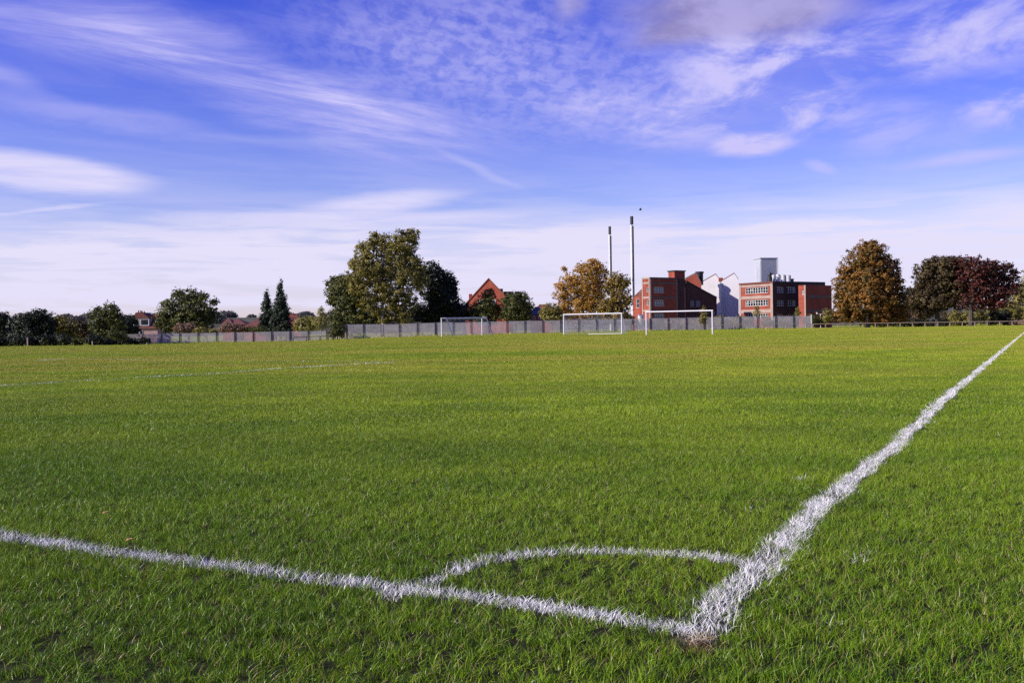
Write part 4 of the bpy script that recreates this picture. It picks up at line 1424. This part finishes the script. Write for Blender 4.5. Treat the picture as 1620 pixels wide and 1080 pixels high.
def crown_mesh(lobes, dens, leaf, seed, rough=0.22, vertical=0.0, clumpr=0.26, fill=0.55):
    """lobes: list of (centre Vector, rx, ry, rz); leaves as small quads in clumps through each lobe"""
    rg_ = np.random.default_rng(seed)
    Cs = []; Ns = []; Ts = []; Sz = []
    for c_, rx, ry, rz in lobes:
        area = 4 * math.pi * ((rx * rz + rx * ry + ry * rz) / 3)
        cr_ = clumpr * (rx * ry * rz) ** (1 / 3); cr_ = min(max(cr_, leaf * 1.2), 1.1)
        nc = int(max(10, area / (cr_ * cr_) * 0.62))
        d = rg_.normal(size=(nc, 3)); d /= np.linalg.norm(d, axis=1)[:, None]
        r = np.where(rg_.uniform(size=nc) < fill, rg_.uniform(.82, 1.04, nc), rg_.uniform(.25, .9, nc))
        r *= 1 + rg_.normal(0, rough * .5, nc)
        cc = np.array(c_)[None] + d * r[:, None] * np.array([rx, ry, rz])[None]
        nl = max(4, int(3.6 * dens * cr_ * cr_ / (leaf * leaf)))
        ct = rg_.uniform(0, 1, nc)
        csz = rg_.uniform(.6, 1.35, nc) * cr_
        off = rg_.normal(0, .48, (nc, nl, 3)); off *= csz[:, None, None]
        off[..., 2] *= 0.75 + vertical
        pp_ = cc[:, None] + off
        nrm = off / (np.linalg.norm(off, axis=2, keepdims=True) + 1e-6) * .8 + rg_.normal(0, .55, off.shape) + d[:, None] * .8
        nrm[..., 2] += .25
        Cs.append(pp_.reshape(-1, 3)); Ns.append(nrm.reshape(-1, 3))
        Ts.append((np.repeat(ct, nl) * .6 + rg_.uniform(0, .4, nc * nl))); Sz.append(rg_.uniform(.6, 1.3, nc * nl) * leaf)
    Cc = np.concatenate(Cs); N = np.concatenate(Ns); T = np.concatenate(Ts); Z_ = np.concatenate(Sz)
    N /= np.linalg.norm(N, axis=1)[:, None]
    a = np.cross(N, rg_.normal(size=N.shape)); a /= np.linalg.norm(a, axis=1)[:, None] + 1e-9
    b = np.cross(N, a)
    a *= Z_[:, None] * .62; b *= Z_[:, None] * .42
    V = np.stack([Cc - a, Cc - b, Cc + a, Cc + b], 1).reshape(-1, 3)
    n = len(Cc)
    me = np_mesh('crown', V, np.full(n, 4), np.arange(4 * n))
    at_ = me.attributes.new('tone', 'FLOAT', 'POINT'); at_.data.foreach_set('value', np.repeat(T, 4).astype(np.float32))
    return me


NLEAF = 0


def tree(name, label, Y, lobes, mat, dens=1.5, leaf=.24, trunk=None, tr=.28, group=None, cat='tree', bark=None, limbs=True, seed=None, sub=None, dz=.85, **kw):
    """lobes in photograph pixels (px,py,rx,ry[,dY]); trunk = (px foot[, lean])"""
    global NLEAF
    seed = seed if seed is not None else int(lobes[0][0] * 7 + lobes[0][1])
    s = Y / F
    L = []
    rr_ = random.Random(seed)
    for q in lobes:
        dY = q[4] if len(q) > 4 else rr_.uniform(-.3, .3) * q[2] * s
        c_ = at(q[0], q[1], Y + dY); L.append((c_, q[2] * s, q[2] * s * dz, q[3] * s))
    tp = trunk if trunk is not None else sum(q[0] * q[2] for q in lobes) / sum(q[2] for q in lobes)
    fx = kx(tp, 518) * Y
    o = empty(name, (fx, Y, gz(fx, Y))); tag(o, label, cat, group)
    base = Vector(o.location)
    me = crown_mesh([(c_ - base, a, b, c2) for c_, a, b, c2 in L], dens, leaf, seed, **kw)
    NLEAF += len(me.polygons)
    link('crown', me, LM[mat], o)
    top = max(c_.z for c_, *_ in L) - base.z
    mb = MB()
    mid = Vector((rr_.uniform(-.1, .1), 0, top * .45))
    cx_ = sum((c_.x for c_, *_ in L)) / len(L) - base.x
    tip = Vector((cx_ * .8, 0, top * .95))
    mb.tube([(0, 0, -.25), (0, 0, .15), mid, mid.lerp(tip, .5), tip], [tr * 1.35, tr, tr * .75, tr * .45, tr * .12], 8)
    mb.build('trunk', bark or BARK, o)
    if limbs:
        mb = MB()
        for c_, a, b, c2 in L:
            e = c_ - base
            st = mid * rr_.uniform(.75, 1.1)
            mb.tube([st, st.lerp(e, .5) + Vector((0, 0, -.15 * a)), e], [tr * .42, tr * .27, tr * .1], 6)
            for k in range(3):
                f_ = e + Vector((rr_.uniform(-.7, .7) * a, rr_.uniform(-.6, .6) * b, rr_.uniform(.1, .8) * c2))
                mb.tube([st.lerp(e, rr_.uniform(.55, .95)), f_], [tr * .13, tr * .03], 5)
        mb.build('limbs', bark or BARK, o)
    return o


HG = 'trees beyond the left corner of the field'
# far left group
tree('broadleaf_tree', 'dark tree cut off by the left edge of the photo', 150, [(-6, 510, 22, 20), (6, 505, 9, 14), (-2, 530, 22, 14)], 'dark', trunk=-4)
tree('broadleaf_tree', 'broad nearly black tree with reddish top, left of the olive bush', 148, [(52, 510, 32, 18), (62, 500, 18, 11), (36, 512, 22, 14), (76, 518, 14, 16), (50, 530, 32, 14)], 'dark', trunk=50)
tree('shrub', 'olive brown shrub between the black tree and the dark leafy tree', 152, [(97, 514, 14, 14), (110, 520, 14, 14), (92, 508, 8, 7)], 'olive', cat='shrub', tr=.12, seed=4)
tree('shrub', 'dull brown shrub right beside the dark leafy tree on the left', 156, [(126, 517, 15, 13), (134, 524, 12, 12)], 'bronze', cat='shrub', tr=.12)
tree('broadleaf_tree', 'dark leafy tree with a lit rounded top, left of the dormer house', 151, [(165, 505, 22, 22), (176, 490, 12, 12), (155, 497, 12, 12), (186, 510, 12, 18), (165, 525, 24, 12)], 'green', dens=1.6, trunk=168)
tree('broadleaf_tree', 'low dark tree touching the left side of the dormer house', 158, [(204, 512, 14, 14), (196, 522, 18, 12), (214, 522, 8, 10)], 'dark', trunk=204)
for i, (a, b, rx, ry, Y, mt, lab) in enumerate(((12, 540, 26, 9, 121, 'dark', 'dark bramble hedge at the left edge behind the white post'),
        (72, 538, 36, 9.5, 124, 'dark', 'long dark bramble hedge right of the white post'),
        (117, 539, 13, 6, 127, 'green', 'low bramble with a sunlit top between darker hedges'),
        (155, 539, 18, 8, 132, 'dark', 'dark bramble below the leafy tree'),
        (186, 530, 13, 8, 137, 'green', 'mid green bush below the leafy tree'),
        (200, 539, 36, 6, 140, 'dark', 'low dark bramble running up to the fence end'))):
    n = max(2, int(rx / 7)); lb = [(a - rx + (2 * rx) * (k + .5) / n, b + (k % 2) * 1.5, rx / n * 1.5, ry, (k % 2) * 1.0) for k in range(n)]
    tree('hedge', lab, Y, lb, mt, cat='hedge', tr=.06, leaf=.16, dens=1.4, limbs=False, seed=40 + i)

for lab, lb in (('continuous dark thicket behind the far left trees', [(10, 516, 16, 13), (30, 514, 16, 12), (88, 519, 16, 12), (108, 522, 14, 11), (140, 521, 14, 12)]),
                ('dark thicket filling the gap below the dormer house', [(190, 524, 14, 10), (206, 527, 12, 9), (150, 530, 22, 8), (120, 530, 22, 9)])):
    tree('thicket', lab, 162, lb, 'dark', cat='thicket', tr=.1, dens=1.4)
# open green tree
tree('broadleaf_tree', 'spreading dark green tree beside the dormer house', 166,
     [(298, 495, 26, 26), (272, 490, 20, 20), (322, 490, 20, 18), (300, 472, 22, 14), (283, 466, 12, 9), (318, 469, 11, 8), (260, 505, 14, 18), (335, 500, 14, 12), (340, 478, 8, 6), (262, 480, 8, 7), (282, 512, 22, 14), (318, 512, 20, 14)],
     'green', dens=1.25, leaf=.26, trunk=298, rough=.4)
tree('shrub', 'small green shrub at the left foot of the spreading tree', 161, [(254, 513, 9, 11), (266, 519, 10, 8)], 'green', cat='shrub', tr=.08)
for lab, lb, mt in (('pinkish brown shrub below the spreading green tree', [(286, 519, 12, 8), (300, 518, 12, 8)], 'pinkbrown'),
                    ('orange brown shrub below the twin red roofs', [(362, 518, 12, 8), (376, 519, 10, 7), (352, 521, 8, 6)], 'pinkbrown'),
                    ('olive weeds between the two brownish shrubs', [(318, 523, 12, 5), (336, 524, 12, 4)], 'olive'),
                    ('green hedge below the broad red roof', [(392, 521, 10, 5), (408, 521, 12, 5)], 'green')):
    tree('shrub', lab, 159, lb, mt, cat='shrub', tr=.07, leaf=.18, limbs=False)
# conifers
def conifer(label, Y, px, ytop, ybase, w, seed):
    n = 11; lb = []
    rr_ = random.Random(seed)
    for k in range(n):
        t = (k + .5) / n
        y = ytop + (ybase - ytop) * t; r = w * (t ** .75) * .9 * rr_.uniform(.82, 1.12)
        lb.append((px + rr_.uniform(-1.5, 1.5), y, max(r, 1.6), (ybase - ytop) / n * 1.1, 0))
        if t > .3: lb.append((px + rr_.uniform(-.5, .5) * r, y + 1, r * .6, (ybase - ytop) / n, -r * Y / F * .4))
    return tree('conifer', label, Y, lb, 'conifer', dens=1.7, leaf=.22, trunk=px, tr=.2, cat='conifer', limbs=False, seed=seed, rough=.3, vertical=.3, group='pair of tall dark conifers', dz=1.0)
conifer('shorter and slimmer of the two pointed dark conifers', 168, 422, 459, 526, 17, 11)
conifer('taller of the two pointed dark conifers', 166, 444, 445, 526, 23, 12)
tree('shrub', 'sunlit yellow green shrub right of the tall conifers', 164, [(480, 512, 14, 11), (492, 508, 10, 9), (472, 518, 8, 7), (486, 520, 16, 6)], 'yellow', cat='shrub', tr=.1)
tree('birch_tree', 'slender pale birch between the yellow shrub and the big tree group', 160, [(508, 505, 9, 18), (507, 492, 5, 9), (502, 512, 9, 10), (514, 512, 8, 12)], 'yellow', dens=.75, leaf=.17, trunk=507, tr=.08, bark=PALEB)
# big group
tree('broadleaf_tree', 'dark green tree on the left flank of the big poplar', 163,
     [(545, 462, 26, 25), (530, 452, 14, 14), (550, 446, 18, 13), (562, 480, 30, 26), (526, 470, 12, 14), (536, 505, 17, 20), (560, 508, 22, 18), (590, 510, 20, 16)], 'green', dens=1.7, leaf=.27, trunk=556, seed=61)
tree('shrub', 'leafy shrub growing through the fence left of the big poplar', 153, [(533, 518, 10, 12), (528, 527, 9, 7), (542, 526, 8, 8)], 'green', cat='shrub', tr=.08, seed=62)
tree('poplar_tree', 'tallest tree, an airy olive poplar with sky showing through', 160,
     [(640, 388, 20, 20), (650, 372, 12, 11), (618, 392, 22, 20), (596, 384, 16, 12), (592, 372, 8, 6), (640, 410, 22, 18), (580, 405, 18, 16), (562, 418, 12, 9), (575, 432, 24, 18), (604, 425, 24, 20), (635, 438, 26, 20), (565, 452, 20, 16), (600, 458, 24, 18), (660, 425, 12, 18), (662, 445, 14, 14), (574, 390, 8, 8),
      (625, 475, 20, 20), (590, 482, 18, 18), (632, 500, 20, 16), (608, 500, 12, 14), (645, 478, 14, 18), (560, 424, 7, 5)],
     'olive', dens=1.9, leaf=.235, trunk=606, tr=.30, bark=PALEB, rough=.42, seed=63, clumpr=.32)
tree('broadleaf_tree', 'very dark rounded tree on the right flank of the big poplar', 167,
     [(690, 455, 26, 30), (682, 428, 16, 13), (672, 440, 14, 14), (706, 446, 17, 17), (700, 475, 26, 24), (712, 460, 13, 14), (680, 495, 32, 16), (716, 492, 20, 14)], 'dark', dens=1.9, leaf=.27, trunk=690, seed=64)
tree('broadleaf_tree', 'low black shrubbery joining the dark tree to the brick gable', 171, [(735, 492, 16, 14), (722, 498, 18, 12), (748, 500, 12, 8), (665, 500, 20, 12)], 'dark', dens=1.8, trunk=735, seed=65)
tree('broadleaf_tree', 'pointed dark green tree in front of the brick gable', 164, [(768, 485, 20, 18), (773, 468, 11, 11), (757, 492, 14, 14), (780, 492, 12, 14), (768, 505, 22, 10)], 'green', dens=1.6, trunk=769, seed=66)
tree('broadleaf_tree', 'rounded dark green tree right of the brick gable', 163, [(816, 482, 22, 18), (822, 470, 13, 9), (805, 474, 11, 10), (834, 486, 10, 14), (800, 490, 12, 14), (815, 500, 24, 9)], 'green', dens=1.7, trunk=816, seed=67)
tree('shrub', 'olive yellow bush at the left foot of the orange tree', 161, [(872, 493, 16, 13), (862, 497, 10, 9), (884, 500, 14, 10), (874, 503, 18, 6)], 'olive', cat='shrub', tr=.1, seed=68)
tree('autumn_tree', 'orange and gold autumn tree left of the chimneys', 165,
     [(922, 455, 26, 24), (935, 432, 18, 18), (938, 416, 10, 9), (920, 425, 12, 10), (903, 445, 16, 14), (893, 468, 18, 16), (890, 490, 16, 12), (920, 482, 26, 18), (948, 455, 16, 20), (940, 480, 20, 18), (893, 424, 5, 6), (886, 452, 9, 7), (914, 502, 26, 8), (946, 424, 12, 10), (958, 432, 7, 8)],
     'orange', dens=1.15, leaf=.24, trunk=922, rough=.45, seed=69)
tree('broadleaf_tree', 'green and gold tree overlapping the orange one on its right', 163,
     [(975, 460, 20, 18), (978, 440, 12, 11), (966, 448, 10, 10), (988, 448, 10, 10), (978, 480, 22, 16), (958, 486, 18, 16), (992, 472, 8, 14), (972, 500, 26, 9)], 'goldgreen', dens=1.3, leaf=.25, trunk=975, rough=.4, seed=70)
# saplings and scrub
tree('sapling', 'slim sapling in front of the fence behind the bare goal', 152.8, [(1114, 499, 6, 13), (1114, 488, 3, 6), (1110, 505, 5, 8)], 'olive', dens=.6, leaf=.15, trunk=1116.5, tr=.06, cat='sapling')
tree('sapling', 'slim sapling in front of the sunlit office windows', 162, [(1197, 495, 6, 9), (1198, 487, 3, 5)], 'olive', dens=.6, leaf=.15, trunk=1197, tr=.05, cat='sapling')
tree('sapling', 'slim sapling in front of the shaded office recess', 162, [(1262, 496, 5, 9), (1262, 489, 2.5, 4)], 'olive', dens=.6, leaf=.15, trunk=1262, tr=.05, cat='sapling')
for i, (a, b, rx, ry, Y, mt, lab) in enumerate(((1085, 512, 30, 9, 158, 'pinkbrown', 'dry brown scrub seen through the fence behind the bare goal'),
        (1160, 508, 26, 10, 159, 'olive', 'olive scrub behind the fence at the white gables'),
        (1230, 509, 24, 9, 159, 'olive', 'olive scrub behind the fence below the office'),
        (1290, 507, 14, 11, 158, 'green', 'green bushes at the right end of the palisade fence'),
        (1315, 500, 12, 12, 157, 'olive', 'yellowing bush at the left foot of the big autumn tree'),
        (1030, 512, 26, 8, 170, 'dark', 'dark scrub behind the fence beside the white tank'),
        (960, 508, 40, 6, 168, 'dark', 'dark scrub behind the netted middle goal'))):
    n = max(2, int(rx / 6)); lb = [(a - rx + (2 * rx) * (k + .5) / n, b + (k % 3) * 1.2, rx / n * 1.5, ry * (1 - .2 * (k % 2)), (k % 2) * .8) for k in range(n)]
    tree('shrub', lab, Y, lb, mt, cat='shrub', tr=.05, leaf=.18, dens=1.2, limbs=False, seed=140 + i)
# right hand trees
tree('autumn_tree', 'big egg shaped autumn tree with rust and gold leaves', 156,
     [(1375, 405, 26, 24), (1376, 395, 18, 14), (1352, 425, 24, 24), (1400, 428, 24, 24), (1375, 440, 36, 30), (1338, 455, 20, 24), (1414, 452, 18, 20), (1372, 470, 46, 26), (1334, 484, 18, 18), (1416, 480, 20, 18), (1345, 500, 24, 12), (1395, 500, 36, 12), (1425, 498, 12, 12)],
     'rust', dens=1.8, leaf=.26, trunk=1372, tr=.45, rough=.25, seed=80, clumpr=.2)
tree('broadleaf_tree', 'dark dome shaped tree between rust and maroon trees', 153,
     [(1492, 430, 34, 24), (1470, 435, 24, 22), (1515, 430, 22, 22), (1490, 415, 24, 10), (1495, 455, 46, 18), (1460, 462, 22, 18), (1480, 478, 34, 14), (1520, 470, 26, 20), (1448, 478, 14, 14), (1462, 492, 18, 12)],
     'bronze', dens=1.9, leaf=.25, trunk=1483, tr=.42, seed=81, clumpr=.2)
tree('maple_tree', 'dark maroon maple with ragged spreading branches', 150,
     [(1552, 425, 26, 16), (1575, 425, 20, 11), (1540, 440, 28, 22), (1570, 445, 26, 16), (1594, 440, 16, 8), (1606, 430, 8, 5), (1560, 465, 30, 16), (1590, 462, 20, 9), (1538, 478, 22, 14), (1575, 480, 24, 9), (1604, 452, 12, 6), (1530, 415, 14, 10), (1596, 420, 7, 4)],
     'maroon', dens=1.5, leaf=.24, trunk=1536, tr=.36, rough=.45, seed=82, clumpr=.2, vertical=-.25)
for i, (a, b, rx, ry, Y, mt, lab) in enumerate(((1440, 500, 24, 14, 175, 'pinkbrown', 'brown undergrowth between the autumn tree and the dark dome tree'),
        (1508, 503, 22, 12, 178, 'bronze', 'bronze undergrowth seen between two trunks'),
        (1520, 503, 16, 15, 172, 'olive', 'olive undergrowth left of the maple trunk'),
        (1560, 498, 24, 18, 174, 'olive', 'ivy clad undergrowth right of the maple trunk'),
        (1582, 500, 16, 14, 160, 'dark', 'round black bush below the maple on the right'),
        (1612, 498, 20, 20, 182, 'olive', 'olive and brown bushes at the right edge of the photo'),
        (1606, 510, 16, 7, 165, 'pinkbrown', 'low pinkish brown bush at the right edge behind the rail'),
        (1400, 508, 40, 8, 165, 'green', 'green bushes under the big autumn tree'),
        (1470, 510, 30, 7, 166, 'dark', 'dark bushes at the foot of the dome shaped tree'))):
    n = max(3, int(rx / 6)); lb = [(a - rx + (2 * rx) * (k + .5) / n, b + (k % 3) * 1.5, rx / n * 1.7, ry * (1 - .2 * (k % 2)), (k % 2) * 1.2) for k in range(n)]
    tree('shrub', lab, Y, lb, mt, cat='shrub', tr=.06, leaf=.2, dens=1.3, limbs=False, seed=240 + i)
tree('broadleaf_tree', 'pale olive tree at the right edge behind the maple', 200, [(1612, 470, 16, 20), (1628, 455, 18, 22), (1640, 480, 20, 22), (1600, 485, 14, 14)], 'olive', trunk=1625, seed=90)
tree('broadleaf_tree', 'dark green tree low behind the gap between autumn tree and dome tree', 185, [(1440, 475, 20, 16), (1428, 488, 14, 14), (1455, 488, 16, 14)], 'dark', trunk=1440, seed=91)

# ragged weeds along the foot of the palisade fence
rgw = np.random.default_rng(77)
n = 5200
xw = rgw.uniform(-62, 47, n); keep = rgw.uniform(0, 1, n) < (pnoise(xw, xw * 0, .35, 5) * 1.2); xw = xw[keep]
yw = 154.6 + rgw.normal(0, .25, len(xw))
arr = blade_arrays(xw, yw, ground_z(xw, yw), .06, .12, .42, 2, rgw, .4)
o = link('weeds', blade_mesh('weeds', arr), MAT_GRASS); tag(o, 'rough weeds along the foot of the palisade fence', 'weeds', kind='stuff')

# ------------------------------------------------------------------ distant hill and its woods
m = material('hill_fields')
p = pos()
HILLM = finish(m, bsdf(ramp(noise(p, 0.012, 4), [(.35, (.045, .05, .035)), (.6, (.09, .09, .06))]), .9, .1))
xs = np.linspace(-1300, 900, 90); ys = np.linspace(1150, 1900, 14)
gx_, gy_ = np.meshgrid(xs, ys)
ty_ = np.clip((gy_ - 1150) / 450, 0, 1); ty_ = ty_ * ty_ * (3 - 2 * ty_)
hz_ = -1.5 + ty_ * (20 + 8 * pnoise(gx_, gy_ * 0, .003, 2) + 3 * pnoise(gx_, gy_, .012, 4))
nx, ny = len(xs), len(ys); i_ = np.arange(nx * ny).reshape(ny, nx)
q_ = np.stack([i_[:-1, :-1], i_[:-1, 1:], i_[1:, 1:], i_[1:, :-1]], -1).reshape(-1, 4)
o = link('hill', np_mesh('hill', np.stack([gx_, gy_, hz_], -1).reshape(-1, 3), np.full(len(q_), 4), q_.ravel(), True), HILLM); tag(o, kind='structure')
rgh = np.random.default_rng(12)
lobs = []
for _ in range(260):
    x_ = rgh.uniform(-900, 500); y_ = rgh.uniform(1300, 1650)
    t_ = min(1, (y_ - 1150) / 450); t_ = t_ * t_ * (3 - 2 * t_)
    z_ = -1.5 + t_ * (20 + 8 * float(pnoise(x_, 0, .003, 2)) + 3 * float(pnoise(x_, y_, .012, 4)))
    r_ = rgh.uniform(5, 12); lobs.append((Vector((x_, y_, z_ + r_ * .3)), r_ * 1.3, r_, r_ * .6))
me = crown_mesh([l for l in lobs if l[0].x < 100], .5, 1.6, 5, clumpr=.9); me.name = 'woods'
me.materials.append(leaf_mat('far_leaves', (.05, .055, .045), (.08, .08, .07), (.12, .11, .10), .1))
o = bpy.data.objects.new('hillside_woods', me); C.objects.link(o); tag(o, 'far wooded hillside on the horizon at left', 'woods', kind='stuff')
print('leaves', NLEAF, len(me.polygons))
